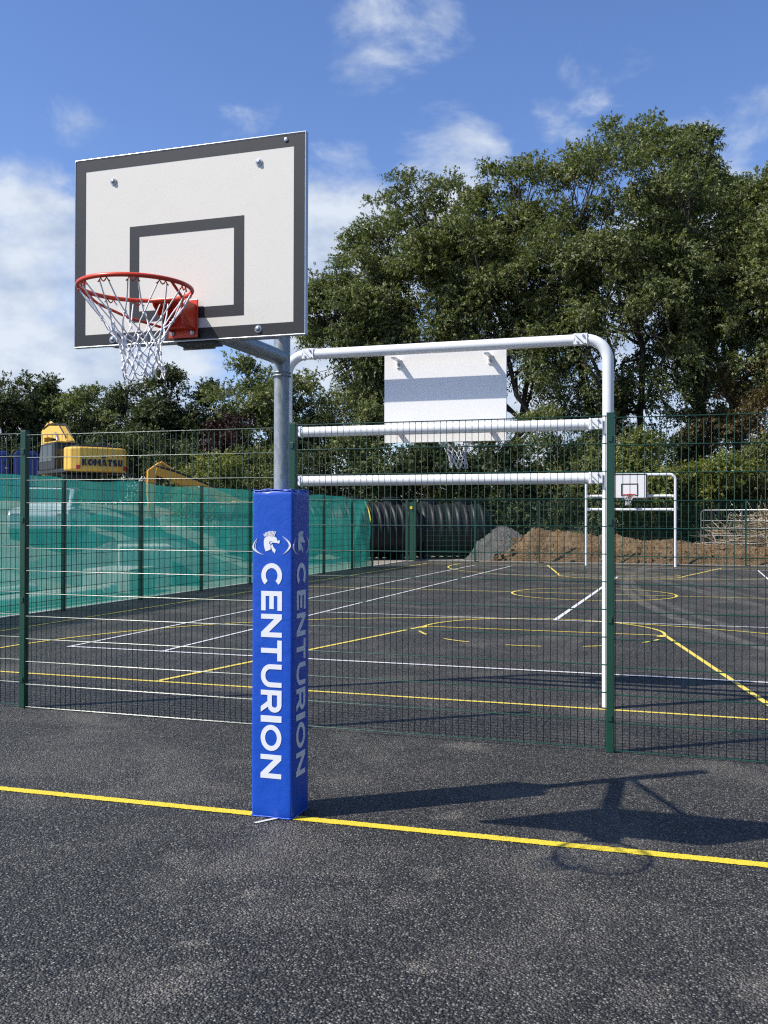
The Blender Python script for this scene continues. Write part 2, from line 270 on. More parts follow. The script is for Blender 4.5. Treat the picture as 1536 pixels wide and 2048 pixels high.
# ------------------------------------------------------------------ mesh helpers
def link(name, me, m=None, parent=None):
    o = bpy.data.objects.new(name, me); COL.objects.link(o)
    if m is not None and me is not None: me.materials.append(MATS[m])
    if parent is not None: o.parent = parent
    return o
def tag(o, label=None, cat=None, group=None, kind=None):
    if label: o['label'] = label
    if cat: o['category'] = cat
    if group: o['group'] = group
    if kind: o['kind'] = kind
    return o
def thing(name, label, cat, loc=(0, 0, 0), rz=0, group=None):
    o = link(name, None); o.location = loc; o.rotation_euler = (0, 0, rz); o.empty_display_size = .2
    return tag(o, label, cat, group)
class MB:
    def __init__(s): s.v = []; s.f = []
    def add(s, vs, fs):
        k = len(s.v); s.v += [tuple(p) for p in vs]; s.f += [tuple(i+k for i in f) for f in fs]; return s
    def box(s, c, d, rot=None):
        c = Vector(c); hx, hy, hz = [a/2 for a in d]
        P = [Vector((x*hx, y*hy, z*hz)) for z in (-1, 1) for y in (-1, 1) for x in (-1, 1)]
        if rot is not None: P = [rot @ p for p in P]
        return s.add([p+c for p in P], [(0, 2, 3, 1), (4, 5, 7, 6), (0, 1, 5, 4), (2, 6, 7, 3), (0, 4, 6, 2), (1, 3, 7, 5)])
    def tube(s, pts, r, n=8, caps=True, closed=False):
        pts = [Vector(p) for p in pts]; k = len(pts)
        rs = r if isinstance(r, (list, tuple)) else [r]*k
        T = []
        for i in range(k):
            a = pts[(i-1) % k] if (closed or i > 0) else pts[0]; b_ = pts[(i+1) % k] if (closed or i < k-1) else pts[-1]
            d = (b_-a); T.append(d.normalized() if d.length > 1e-9 else Vector((0, 0, 1)))
        ref = Vector((0, 0, 1)) if abs(T[0].z) < .9 else Vector((1, 0, 0))
        u = T[0].cross(ref).normalized(); vs = []
        for i in range(k):
            u = (u - T[i]*u.dot(T[i])); u = u.normalized() if u.length > 1e-6 else T[i].orthogonal().normalized()
            w = T[i].cross(u)
            for j in range(n):
                a = 2*math.pi*j/n; vs.append(pts[i]+(u*math.cos(a)+w*math.sin(a))*rs[i])
        fs = []
        for i in range(k if closed else k-1):
            i2 = (i+1) % k
            for j in range(n):
                j2 = (j+1) % n; fs.append((i*n+j, i*n+j2, i2*n+j2, i2*n+j))
        if caps and not closed: fs.append(tuple(range(n-1, -1, -1))); fs.append(tuple((k-1)*n+j for j in range(n)))
        return s.add(vs, fs)
    def prism(s, poly, fr, d0, d1):
        """poly: 2D outline; fr(u,v,w)->xyz; extruded in w from d0 to d1"""
        n = len(poly); vs = [fr(u, v, d0) for u, v in poly]+[fr(u, v, d1) for u, v in poly]
        return s.add(vs, [tuple(range(n-1, -1, -1)), tuple(range(n, 2*n))]+[(i, (i+1) % n, n+(i+1) % n, n+i) for i in range(n)])
    def lathe(s, prof, fr, n=24):
        """prof: (axial, radius); fr(axial, a, b)->xyz"""
        vs = []
        for (z, r) in prof:
            for j in range(n):
                a = 2*math.pi*j/n; vs.append(fr(z, r*math.cos(a), r*math.sin(a)))
        k = len(prof)
        fs = [(i*n+j, i*n+(j+1) % n, (i+1)*n+(j+1) % n, (i+1)*n+j) for i in range(k-1) for j in range(n)]
        fs += [tuple(range(n-1, -1, -1)), tuple((k-1)*n+j for j in range(n))]
        return s.add(vs, fs)
    def mesh(s, name, smooth=False, ang=None):
        me = bpy.data.meshes.new(name); me.from_pydata(s.v, [], s.f)
        bm = bmesh.new(); bm.from_mesh(me); bmesh.ops.recalc_face_normals(bm, faces=bm.faces); bm.to_mesh(me); bm.free()
        if smooth:
            me.polygons.foreach_set('use_smooth', [True]*len(me.polygons))
            if ang is not None: me.set_sharp_from_angle(angle=R_(ang))
        me.update(); return me
    def build(s, name, m, parent=None, smooth=False, ang=None, bev=0, seg=2):
        o = link(name, s.mesh(name, smooth, ang), m, parent)
        if bev:
            md = o.modifiers.new('bevel', 'BEVEL'); md.width = bev; md.segments = seg; md.limit_method = 'ANGLE'; md.angle_limit = R_(40)
        return o
def arc(cx, cy, r, a0, a1, n): return [(cx+r*math.cos(R_(a0+(a1-a0)*i/n)), cy+r*math.sin(R_(a0+(a1-a0)*i/n))) for i in range(n+1)]
def fill_mesh(loops, fr, thick, name):
    """a flat shape with holes from 2D outlines, mapped through fr(u,v,w)"""
    cu = bpy.data.curves.new(name, 'CURVE'); cu.dimensions = '2D'; cu.fill_mode = 'BOTH'; cu.extrude = thick/2
    for lp in loops:
        sp = cu.splines.new('POLY'); sp.points.add(len(lp)-1)
        for p, (x, y) in zip(sp.points, lp): p.co = (x, y, 0, 1)
        sp.use_cyclic_u = True
    o = bpy.data.objects.new(name, cu); COL.objects.link(o)
    dg = bpy.context.evaluated_depsgraph_get(); me = bpy.data.meshes.new_from_object(o.evaluated_get(dg))
    bpy.data.objects.remove(o); bpy.data.curves.remove(cu)
    for vv in me.vertices: vv.co = fr(vv.co.x, vv.co.y, vv.co.z+thick/2)
    me.name = name; me.materials.clear(); me.update(); return me
# capital letters, height 1, returns (outline loops, width)
def glyph(ch, w, s):
    """w width, s stroke (unit height 1)"""
    H = 1.0
    if ch == 'I': return [[(0, 0), (w, 0), (w, H), (0, H)]]
    if ch == 'T': c = w/2; return [[(c-s/2, 0), (c+s/2, 0), (c+s/2, H-s), (w, H-s), (w, H), (0, H), (0, H-s), (c-s/2, H-s)]]
    if ch == 'E': q = (H-s)/2; return [[(0, 0), (w, 0), (w, s), (s, s), (s, q), (w*.92, q), (w*.92, q+s), (s, q+s), (s, H-s), (w, H-s), (w, H), (0, H)]]
    if ch == 'N': return [[(0, 0), (s, 0), (s, H-s*1.7), (w-s, 0), (w, 0), (w, H), (w-s, H), (w-s, s*1.7), (s, H), (0, H)]]
    if ch == 'K': return [[(0, 0), (s, 0), (s, .33), (s*1.35, .42), (w-s*1.25, 0), (w, 0), (w*.62, .60), (w*.98, H), (w-s*1.2, H), (s, .56), (s, H), (0, H)]]
    if ch == 'M': return [[(0, 0), (s, 0), (s, .62), (w/2, .12), (w-s, .62), (w-s, 0), (w, 0), (w, H), (w-s, H), (w/2, .48), (s, H), (0, H)]]
    if ch == 'A': return [[(0, 0), (s*1.1, 0), (w*.30, .2), (w*.70, .2), (w-s*1.1, 0), (w, 0), (w/2+s*.6, H), (w/2-s*.6, H)], [(w*.37, .38), (w/2, .72), (w*.63, .38)]]
    def ell(rx, ry, a0, a1, n, cx=w/2, cy=.5): return [(cx+rx*math.cos(R_(a0+(a1-a0)*i/n)), cy+ry*math.sin(R_(a0+(a1-a0)*i/n))) for i in range(n+1)]
    if ch == 'O': return [ell(w/2, .5, 0, 360, 40)[:-1], ell(w/2-s, .5-s, 0, 360, 40)[:-1]]
    if ch == 'C': return [ell(w/2, .5, 42, 318, 30)+list(reversed(ell(w/2-s, .5-s, 42, 318, 30)))]
    if ch == 'U':
        r = w/2; ri = r-s; o = [(0, H)]+[(r+r*math.cos(R_(a)), .45+.45*math.sin(R_(a))) for a in range(180, 361, 12)]+[(w, H), (w-s, H)]
        return [o+[(r+ri*math.cos(R_(a)), .45+(.45-s)*math.sin(R_(a))) for a in range(360, 179, -12)]+[(s, H)]]
    if ch == 'R':
        yb = .32; rr = (H-yb)/2; cx = w-rr
        o = [(0, 0), (s, 0), (s, yb), (w*.50, yb), (w-s*1.15, 0), (w, 0), (w*.74, yb+.04)]+[(cx+rr*math.cos(R_(a)), yb+rr+rr*math.sin(R_(a))) for a in range(-60, 91, 12)]+[(0, H)]
        ri = rr-s; i_ = [(s, yb+s), (cx, yb+s)]+[(cx+ri*math.cos(R_(a)), yb+rr+ri*math.sin(R_(a))) for a in range(-78, 79, 12)]+[(cx, H-s), (s, H-s)]
        return [o, i_]
    if ch == 'S':
        r = .29; cl = [(w*.5+(w/2-s/2)*math.cos(R_(a)), .5+.25-s*.12+(.25-s*.38)*math.sin(R_(a))) for a in range(25, 271, 15)]+[(w*.5+(w/2-s/2)*math.cos(R_(a)), .25+s*.12+(.25-s*.38)*math.sin(R_(a))) for a in range(75, -156, -15)]
        lft, rgt = [], []
        for i, p in enumerate(cl):
            a_ = Vector(cl[max(i-1, 0)]); b_ = Vector(cl[min(i+1, len(cl)-1)]); d = (b_-a_).normalized(); nn = Vector((-d.y, d.x))*s/2
            lft.append(tuple(Vector(p)+nn)); rgt.append(tuple(Vector(p)-nn))
        return [lft+rgt[::-1]]

# ------------------------------------------------------------------ terrain and court
def sst(x): x = min(1, max(0, x)); return x*x*(3-2*x)
def ht(X, Y):
    h = 2.3*sst((-X-12.0)/11.0)*sst((Y-4)/8.0)
    h = max(h, 1.2*sst((Y-37.0)/10.0))
    return h - .035
xs = [-400, -150, -80, -60]+[-50+i*1.25 for i in range(0, 33)]+[-8.75, -4, 0, 4, 8, 12, 20, 40, 80, 150, 400]
ys = [-400, -100, -40, -20, -8, 0]+[4+i*1.5 for i in range(19)]+[32.6]+[33.5+i*1.25 for i in range(16)]+[60, 80, 120, 250, 700]
rnd = random.Random(5)
vs = [(x, y, ht(x, y)+((rnd.random()-.5)*.14 if (x < -9.6 and 3 < y < 60 or y > 34 and abs(x) < 50) and ht(x, y) > .01 else 0)) for y in ys for x in xs]
nx = len(xs)
fs = [(j*nx+i, j*nx+i+1, (j+1)*nx+i+1, (j+1)*nx+i) for j in range(len(ys)-1) for i in range(nx-1)]
g = MB().add(vs, fs).build('ground', 'site_ground', smooth=True); tag(g, 'pale dusty building-site ground around the court', kind='structure')
g.data.materials.append(MATS['field_ground'])
for p in g.data.polygons:
    c = p.center
    if c.y > 40 or c.x < -34 or c.y < -20 or c.x > 25: p.material_index = 1
cb = MB(); cb.add([(-8.62, -14, 0), (22, -14, 0), (22, 32.45, 0), (-8.62, 32.45, 0)], [(0, 1, 2, 3)])
court = cb.build('court_surface', 'asphalt'); tag(court, 'dark new asphalt court surface with painted lines', kind='structure')
def strip(name, pts, w, m, z=.004, closed=False):
    """painted line of width w along 2D points"""
    P = [Vector((p[0], p[1], 0)) for p in pts]; k = len(P); A, B = [], []
    for i in range(k):
        a = P[i-1] if (i > 0 or closed) else P[0]; b_ = P[(i+1) % k] if (i < k-1 or closed) else P[-1]
        d = (b_-a).normalized(); n = Vector((-d.y, d.x, 0))*w/2
        A.append(P[i]+n+Vector((0, 0, z))); B.append(P[i]-n+Vector((0, 0, z)))
    fs = [(i, (i+1) % k, k+(i+1) % k, k+i) for i in range(k if closed else k-1)]
    return MB().add(A+B, fs).build(name, m, court)
def seg(a, b, n=12): return [(a[0]+(b[0]-a[0])*i/n, a[1]+(b[1]-a[1])*i/n) for i in range(n+1)]
Y1 = [(-8.5, -.255), (0, -.085), (14, .20)]
def jagged(name, a, b, w, m, z, step, jit, seed):
    a, b = Vector((*a, z)), Vector((*b, z)); d = b-a; L_ = d.length; d.normalize(); n = Vector((-d.y, d.x, 0)); rr = random.Random(seed); A, B = [], []; k = int(L_/step)
    for i in range(k+1):
        p = a+d*(L_*i/k); A.append(p+n*(w/2+rr.gauss(0, jit))); B.append(p-n*(w/2+rr.gauss(0, jit)))
    return MB().add(A+B, [(i, i+1, k+2+i, k+1+i) for i in range(k)]).build(name, m, court)
jagged('touch_line', (-8.5, -.255), (14, .20), .072, 'yellow_paint', .004, .011, .0022, 3)
CY0, CY1 = 3.62, 30.35
jagged('baseline', (-7.5, CY0), (7.5, CY0), .05, 'court_yellow_paint', .004, .012, .002, 4)
strip('baseline', seg((-7.5, CY1), (7.5, CY1)), .05, 'court_yellow_paint')
for s in (-1, 1): strip('sideline', seg((7.5*s, CY0+.03), (7.5*s, CY1-.03), 20), .05, 'court_yellow_paint', .0045)
strip('halfway_line', seg((-7.47, 17), (7.47, 17)), .05, 'court_yellow_paint', .005)
strip('centre_circle', arc(0, 17, 1.8, 0, 357, 60), .05, 'court_yellow_paint', .0055, True)
for (y0, sg) in ((CY0, 1), (CY1, -1)):
    yf = y0+5.8*sg
    for s in (-1, 1): strip('key_line', seg((3*s, y0+.03*sg), (1.8*s, yf)), .06, 'court_yellow_paint', .005)
    strip('free_throw_line', seg((-1.8, yf-.0*sg), (1.8, yf)), .05, 'court_yellow_paint', .0055)
    strip('free_throw_arc', [(p[0], yf+(p[1]-yf)*sg) for p in arc(0, yf, 1.8, 0, 180, 30)], .05, 'court_yellow_paint', .006)
    for a0 in (200, 232, 264.5, 297, 329):
        strip('free_throw_dash', [(p[0], yf+(p[1]-yf)*sg) for p in arc(0, yf, 1.8, a0, a0+15, 6)], .045, 'court_yellow_paint', .006)
    bx_ = y0+1.15*sg
    strip('three_point_line', [(6.25, y0+.03*sg)]+[(p[0], bx_+(p[1]-bx_)*sg) for p in arc(0, bx_, 6.25, 0, 180, 60)]+[(-6.25, y0+.03*sg)], .05, 'court_yellow_paint', .0065)
# blobs of paint where the templates met
for (x, y) in ((-1.78, 9.30), (1.75, 9.30)):
    rr = random.Random(int(x*10)); P = [(x+(.045+.03*rr.random())*math.cos(a), y+(.07+.05*rr.random())*math.sin(a), .0075) for a in np.linspace(0, 6.28, 13)[:-1]]
    MB().add(P, [tuple(range(12))]).build('paint_blob', 'court_yellow_paint', court)
TB, TS, TN = 5.58, 11.0, 17.4
for s in (-1, 1):
    strip('tennis_sideline', seg((5.485*s, TB+.03), (5.485*s, 29.3), 20), .05, 'white_paint', .007)
    strip('tennis_singles_line', seg((4.115*s, TB+.03), (4.115*s, 29.3), 20), .05, 'white_paint', .007)
for y in (TB, 29.3): strip('tennis_baseline', seg((-5.51, y), (5.51, y)), .06, 'white_paint', .0075)
for y in (TS, 23.8): strip('tennis_service_line', seg((-4.14, y), (4.14, y)), .05, 'white_paint', .0075)
strip('tennis_centre_line', seg((0, TS+.03), (0, 23.77)), .075, 'white_paint', .008)
strip('setting_out_mark', [(-.045, -.235), (.0, -.17), (.05, -.10)], .022, 'white_paint', .005)
kb = MB()
for i in range(13): kb.box((-8.74, 4.0+i*2.2, .0), (.10, 2.19, .05))
ke = kb.build('edging_strip', 'concrete', court, bev=.006)
kb = MB().box((0, 32.52, -.005), (17.4, .1, .06)); kb.build('edging_strip', 'concrete', court, bev=.006)
# loose stones
rr = random.Random(3)
for (px_, py_) in ((324, 1475), (838, 1262), (1405, 1228), (1460, 1468), (168, 1405), (265, 1272)):
    d = ray(px_, py_); p = CAM+d*(-CAM.z/d.z); me = bpy.data.meshes.new('loose_stone'); bm = bmesh.new(); bmesh.ops.create_icosphere(bm, subdivisions=1, radius=.014)
    for vv in bm.verts: vv.co = Vector((vv.co.x*1.5, vv.co.y, vv.co.z*.7))*(.8+.4*rr.random())
    bm.to_mesh(me); bm.free(); o = link('loose_stone', me, 'gravel'); o.location = (p.x, p.y, .006); tag(o, 'small loose stone lying on the asphalt', 'stone', 'loose stones on the asphalt')

# ------------------------------------------------------------------ hoop pieces shared by the three baskets
def fr_board(y): return lambda u, v, w: (u, y+w, v)
def make_net_mesh(seed, rtop, zt, detail=6):
    rr = random.Random(seed); nb = 12; A = MB()
    zs = [0, -.11, -.165, -.207, -.248, -.286, -.322]; rs = [rtop, .146, .112, .090, .080, .080, .088]
    lean = (.035, .01)
    nodes = []
    for k in range(len(zs)):
        row = []
        for i in range(nb):
            a = 2*math.pi*(i+.5*(k % 2))/nb+(rr.random()-.5)*.10*(k > 0)
            r = rs[k]*(1+(rr.random()-.5)*.14*(k > 0)); f = (zs[k]/zs[-1])**1.5
            a += (rr.random()-.5)*.16*(k > 2)
            row.append(Vector((r*math.cos(a)+lean[0]*f, r*math.sin(a)+lean[1]*f, zt+zs[k]+(rr.random()-.5)*.016*(k > 0))))
        nodes.append(row)
    for k in range(len(zs)-1):
        for i in range(nb):
            for j in ((i, (i-1) % nb) if k % 2 == 0 else (i, (i+1) % nb)):
                a, b_ = nodes[k][i], nodes[k+1][j]
                if k == 0:
                    t_ = Vector((-a.y, a.x, 0)).normalized()*(.022 if j == i else -.022); a = a+t_*.9+Vector((0, 0, .004))
                mid = (a+b_)/2+Vector(((rr.random()-.5)*.012, (rr.random()-.5)*.012, (rr.random()-.5)*.008))
                A.tube([a, mid, b_], .0031, detail if detail < 6 else 5, caps=False)
    for k in range(1, len(zs)):
        for i in range(nb):
            p = nodes[k][i]; A.box(p, (.010, .010, .014), Matrix.Rotation(rr.random()*3, 3, 'Z'))
    for i in range(nb):                                        # bottom loops
        a = nodes[-1][i]; b_ = nodes[-1][(i+1) % nb]; c = (a+b_)/2
        if rr.random() < .75: A.tube([a, a*.6+c*.4+Vector((0, 0, -.026)), c+Vector((.006, 0, -.036)), b_*.6+c*.4+Vector((0, 0, -.026)), b_], .0031, 5, caps=False)
    return A
def basket(parent, x, y, z, out, seed):
    """rim, hooks, braces, mounting and net; ring sits in front of a board face at y, towards out (-1 or +1 in Y)"""
    rc = .415; cy = y+out*rc
    rim = MB().tube([(x+.234*math.cos(a), cy+.234*math.sin(a), z) for a in np.linspace(0, 2*math.pi, 57)[:-1]], .0095, 10, closed=True).build('rim', 'rim_orange', parent, True)
    for i in range(12):
        hk = MB(); a0 = 2*math.pi*i/12
        pts = []
        for k in range(9):
            q = (k/8-.5)*2; a = a0+q*.12; zz = z-.008-.016*abs(math.cos(q*math.pi*1.0))
            pts.append((x+.230*math.cos(a), cy+.230*math.sin(a), zz))
        hk.tube(pts, .003, 5).build('net_hook', 'rim_orange', rim, True)
    for s in (-1, 1):
        pts = [(x+s*.234*math.cos(t), cy+out*.234*math.sin(t), z-.006) for t in (.35,)]
        pts += [(x+s*.205, cy-out*.03, z-.045), (x+s*.135, cy-out*.15, z-.085), (x+s*.072, cy-out*.28, z-.10), (x+s*.055, y+out*.03, z-.105)]
        MB().tube(pts, .0062, 7).build('brace', 'rim_orange', rim, True)
    # housing: top tongue, two gussets, wall plate
    hb = MB(); yo = lambda d: y+out*d
    hb.box((x, yo(.115), z), (.13, .17, .010)).box((x, yo(.016), z-.052), (.150, .009, .175))
    for s in (-1, 1):
        prof = [(.02, .012), (.19, .012), (.17, -.02), (.062, -.098), (.02, -.105)]
        hb.prism(prof, lambda u, v, w, s=s: (x+s*.064+w, yo(u), z+v), -.003, .003)
    fl = [(-.066, .06, -.100), (.066, .06, -.100), (.055, .022, -.094), (-.055, .022, -.094)]
    hb.box((x, yo(.044), z-.100), (.126, .05, .006))
    h = hb.build('rim_bracket', 'rim_orange', parent, bev=.0025)
    for (bx, bz) in ((-.052, -.118), (.052, -.118), (-.052, -.03), (.052, -.03)):
        MB().lathe([(0, .011), (.008, .011), (.0085, .007), (.015, .0065)], lambda a, p, q, bx=bx, bz=bz: (x+bx+p, yo(.021+a), z+bz+q), 8).build('bolt', 'steel', h)
    nm = make_net_mesh(seed, .228, -.022)
    nm.v = [(p[0]+x, p[1]+cy, p[2]+z) for p in nm.v]
    nm.build('net', 'cord', parent, True)

# ------------------------------------------------------------------ the free-standing basketball post
bp = thing('basketball_post', 'galvanised basketball post in a blue wraparound pad with white framed backboard and orange hoop', 'basketball post')
BZ, OV = 2.487, 1.088
MB().tube([(0, 0, .0), (0, 0, 2.55)], .0435, 28).build('pole', 'galvanised', bp, True, 40)
MB().tube([(0, 0, 2.475), (0, 0, 3.31)], .0475, 28).build('pole_sleeve', 'galvanised', bp, True, 40)
for z in (2.478, 2.497): MB().tube([(.0495*math.cos(a), .0495*math.sin(a), z) for a in np.linspace(0, 2*math.pi, 33)[:-1]], .0048, 8, closed=True).build('clamp_ring', 'galvanised', bp, True)
MB().tube([(.0485*math.cos(a), .0485*math.sin(a), 2.70) for a in np.linspace(0, 2*math.pi, 33)[:-1]], .0025, 6, closed=True).build('weld_seam', 'galvanised', bp, True)
MB().tube([(0, -.02, 2.582), (0, -.95, 2.582)], .0445, 26).build('overhang_arm', 'galvanised', bp, True, 40)
MB().tube([(0, -.03, 2.70), (0, -.95, 3.18)], .021, 14).build('diagonal_brace', 'galvanised', bp, True, 40)
pf = MB().box((0, -.955, 2.62), (.17, .012, .30)).box((0, -.955, 3.16), (.12, .012, .14))
for z in (2.515, 3.272): pf.box((0, -1.02, z), (.86, .05, .05))
for x in (-.38, .38): pf.box((x, -1.02, 2.893), (.05, .05, .70))
for x in (-.05, .05): pf.box((x, -1.02, 2.893), (.04, .05, .70))
pf.box((0, -.985, 2.62), (.14, .05, .26)).build('board_carrier', 'galvanised', bp, bev=.003)
MB().box((.045, -1.03, 2.478), (.19, .09, .012)).build('carrier_plate', 'machine_black', bp)
# backboard: core, edge, printed border and target
bd = MB().box((0, -OV+.011, BZ+.45), (1.2, .022, .9)).build('backboard', 'board_white', bp, bev=.004)
eb = MB()
def ring_boxes(A, x0, x1, z0, z1, w, yc, th):
    A.box(((x0+x1)/2, yc, z1-w/2), (x1-x0, th, w)); A.box(((x0+x1)/2, yc, z0+w/2), (x1-x0, th, w))
    A.box((x0+w/2, yc, (z0+z1)/2), (w, th, z1-z0-2*w-.0004)); A.box((x1-w/2, yc, (z0+z1)/2), (w, th, z1-z0-2*w-.0004))
ring_boxes(eb, -.595, .595, BZ+.005, BZ+.895, .052, -OV-.0006, .0018); eb.build('border_stripe', 'board_black', bd)
eb = MB(); ring_boxes(eb, -.298, .298, BZ+.103, BZ+.556, .050, -OV-.0006, .0018); eb.build('target_rectangle', 'board_black', bd)
eb = MB(); ring_boxes(eb, -.6025, .6025, BZ-.0025, BZ+.9025, .0045, -OV+.0095, .0275); eb.build('edge_trim', 'steel', bd, bev=.001)
for (x, z) in ((-.388, 3.268), (.372, 3.275), (-.388, 2.515), (.372, 2.521)):
    MB().lathe([(0, .017), (.003, .017), (.0035, .012), (.007, .0115), (.011, .008), (.0125, .003)], lambda a, p, q, x=x, z=z: (x+p, -OV-.0015-a, z+q), 14).build('bolt', 'steel', bd, True, 45)
MB().lathe([(0, .010), (.004, .009), (.006, .004)], lambda a, p, q: (.505+p, -OV-.0015-a, 3.361+q), 10).build('bolt', 'steel', bd, True, 45)
basket(bp, 0, -OV-.0015, BZ+.15, -1, 11)
# pad: soft box with slightly bulging faces
PH, PW = 1.825, .123
def pad_mesh():
    per = []; rad = .014
    for (cx, cy, a0) in ((PW-rad, -PW+rad, -90), (PW-rad, PW-rad, 0), (-PW+rad, PW-rad, 90), (-PW+rad, -PW+rad, 180)):
        for k in range(5): a = R_(a0+90*k/4); per.append((cx+rad*math.cos(a), cy+rad*math.sin(a)))
        # points along the next flat side are added by the bulge rows below
    full = []
    for i in range(len(per)):
        a, b_ = Vector(per[i]), Vector(per[(i+1) % len(per)]); full.append(a)
        if (b_-a).length > .1:
            for k in range(1, 8): full.append(a.lerp(b_, k/8))
    n = len(full); zs = [0.004, .012, .03, .07]+[.07+(PH-.14)*i/34 for i in range(1, 34)]+[PH-.07, PH-.03, PH-.014, PH-.004, PH]
    A = MB(); vs = []; rr = random.Random(8); ph = [rr.random()*6.3 for _ in range(8)]
    for z in zs:
        e = .0
        if z < .03: e = -.006*(1-z/.03)
        if z > PH-.014: e = -.010*((z-(PH-.014))/.014)
        for j, p in enumerate(full):
            m = 1.0 - max(abs(p.x), abs(p.y))/PW; side = (abs(p.x)/PW)**8*0+1
            q = min(1, (min(PW-abs(p.x), PW-abs(p.y)) if False else PW-min(abs(p.x), abs(p.y)))/PW)
            bul = .0006*q*(1+.35*math.sin(z*4.1+ph[0]+j*.3)+.3*math.sin(z*11+ph[1]+j*.5))
            edge = .0018*math.sin(z*7+ph[2]+j*.12)*(1 if z > .1 else .4)
            d = p.normalized(); o = Vector((math.copysign(1, p.x) if abs(p.x) >= abs(p.y)-1e-6 else 0, math.copysign(1, p.y) if abs(p.y) >= abs(p.x)-1e-6 else 0))
            pp = p+o*(bul+edge*.25+e); zz = z
            if z > PH-.02: zz = z+.004*math.sin(j*.9+ph[3])+.003*math.sin(j*2.3+ph[4])
            vs.append((pp.x, pp.y, zz))
    k = len(zs); fs = [(i*n+j, i*n+(j+1) % n, (i+1)*n+(j+1) % n, (i+1)*n+j) for i in range(k-1) for j in range(n)]
    A.add(vs, fs); top = [(p.x*.42, p.y*.42, PH-.012) for p in full]; base = len(A.v); A.v += top
    A.f += [((k-1)*n+j, (k-1)*n+(j+1) % n, base+(j+1) % n, base+j) for j in range(n)]
    A.f.append(tuple(range(n-1, -1, -1)))
    return A, full
pm, outline = pad_mesh()
pad = pm.build('post_pad', 'pad_vinyl', bp, True, 60)
rr = random.Random(4)
for (zz, am) in ((PH+.001, .004), (.006, .001)):
    MB().tube([(p.x*(.985 if zz > 1 else 1.0), p.y*(.985 if zz > 1 else 1.0), zz+am*math.sin(i*.9)+am*.6*math.sin(i*2.1)) for i, p in enumerate(outline)], .0038, 6, closed=True).build('piping', 'pad_vinyl', pad, True)
# lettering, read top to bottom, on the two visible faces (and, as wrapped pads are printed, the other two)
def face_frames():
    e = PW+.0016
    return [lambda h, z, w: (h, -e-w, z), lambda h, z, w: (e+w, h, z)]
word = [('C', 1127, 1176), ('E', 1183, 1222), ('N', 1229, 1275.5), ('T', 1281.6, 1323), ('U', 1329.7, 1375.7), ('R', 1381.6, 1426), ('I', 1432.7, 1445.6), ('O', 1451, 1503), ('N', 1510.6, 1558)]
zpx = lambda y: (1638-y)/360.3
for k, fr in enumerate(face_frames()):
    h0 = -.064; LH = .126
    for (ch, ya, yb) in word:
        wl = zpx(ya)-zpx(yb); gl = glyph(ch, wl/LH, .215)
        me = fill_mesh(gl, lambda u, v, w, z0=zpx(ya): fr(h0+v*LH, z0-u*LH, w), .0012, 'letter')
        link('letter', me, 'letter_white', pad)
    # helmet emblem: crop coordinates -> face coordinates
    E_ = lambda x, y: ((x-380)/440*.246, zpx(960+y/5.689))
    polys = []
    dome = [(292, 700), (297, 672), (312, 652), (335, 642), (372, 638), (400, 643), (422, 655), (436, 675), (438, 690), (430, 696), (466, 688), (464, 706), (460, 725), (425, 718), (400, 716), (386, 716),
            (384, 704), (372, 697), (359, 700), (350, 712), (352, 728), (362, 734), (366, 760), (366, 792), (340, 806), (312, 816), (305, 798), (298, 770), (292, 740)]
    cheek = [(371, 742), (385, 735), (396, 765), (422, 800), (410, 838), (385, 808), (374, 775)]
    boss = arc(371, 715, 12, 0, 345, 23)
    crest = []
    for i in range(9):
        u0 = 297+i*12.2; tp = (290+i*16.2, [618, 604, 596, 590, 586, 584, 583, 585, 590][i])
        crest.append([(u0, 642-abs(i-4)*-1.2), (tp[0]-4, tp[1]), (tp[0]+7, tp[1]-2), (u0+8, 641-abs(i-4)*-1.2)])
    def crescent(P0, P1, bulge, th):
        a, b_ = Vector(P0), Vector(P1); n_ = 14; o_, i_ = [], []
        d = (b_-a); nn = Vector((-d.y, d.x)).normalized()
        for q in range(n_+1):
            t_ = q/n_; w_ = math.sin(math.pi*t_); p = a.lerp(b_, t_); o_.append(tuple(p+nn*bulge*w_)); i_.append(tuple(p+nn*(bulge-th)*w_))
        return o_+i_[::-1][1:-1]
    cres = [crescent((228, 655), (285, 858), 92, 17), crescent((225, 672), (305, 858), 73, 7), crescent((495, 855), (490, 637), 93, 17), crescent((505, 838), (497, 655), 70, 7)]
    me_all = [dome, cheek, boss]+crest+cres
    for pl in me_all:
        me = fill_mesh([[E_(*p) for p in pl]], lambda u, v, w: fr(u, v, w), .0012, 'helmet_emblem'); link('helmet_emblem', me, 'letter_white', pad)

# ------------------------------------------------------------------ welded mesh fence between camera and court
FY, FX3, SP = 2.041, 1.658, 2.52
fence = thing('mesh_fence', 'dark green welded mesh fence standing just behind the padded basketball post', 'fence', (0, FY, 0))
post_me = None
def fence_post(parent, x, y, w=.055, d=.06, h=2.43):
    p = MB().box((x, y, h/2), (w, d, h)).build('post', 'fence_green', parent, bev=.004)
    MB().box((x, y, h+.002), (w+.003, d+.003, .006)).build('cap', 'fence_green', p, bev=.002)
    for z in (.25, .95, 1.65, 2.25): MB().box((x, y-d/2-.004, z), (.03, .008, .045)).build('clip', 'fence_green', p, bev=.002)
    return p
vw = MB().tube([(0, 0, .02), (0, 0, 2.40)], .0025, 5).mesh('vertical_wire', True); vw.materials.append(MATS['wire_green'])
PLEN = SP-.055
hwm = MB().tube([(-PLEN/2, -.0065, 0), (PLEN/2, -.0065, 0)], .0040, 6).tube([(-PLEN/2, .0065, 0), (PLEN/2, .0065, 0)], .0040, 6).mesh('horizontal_wire', True, 60); hwm.materials.append(MATS['wire_gloss'])
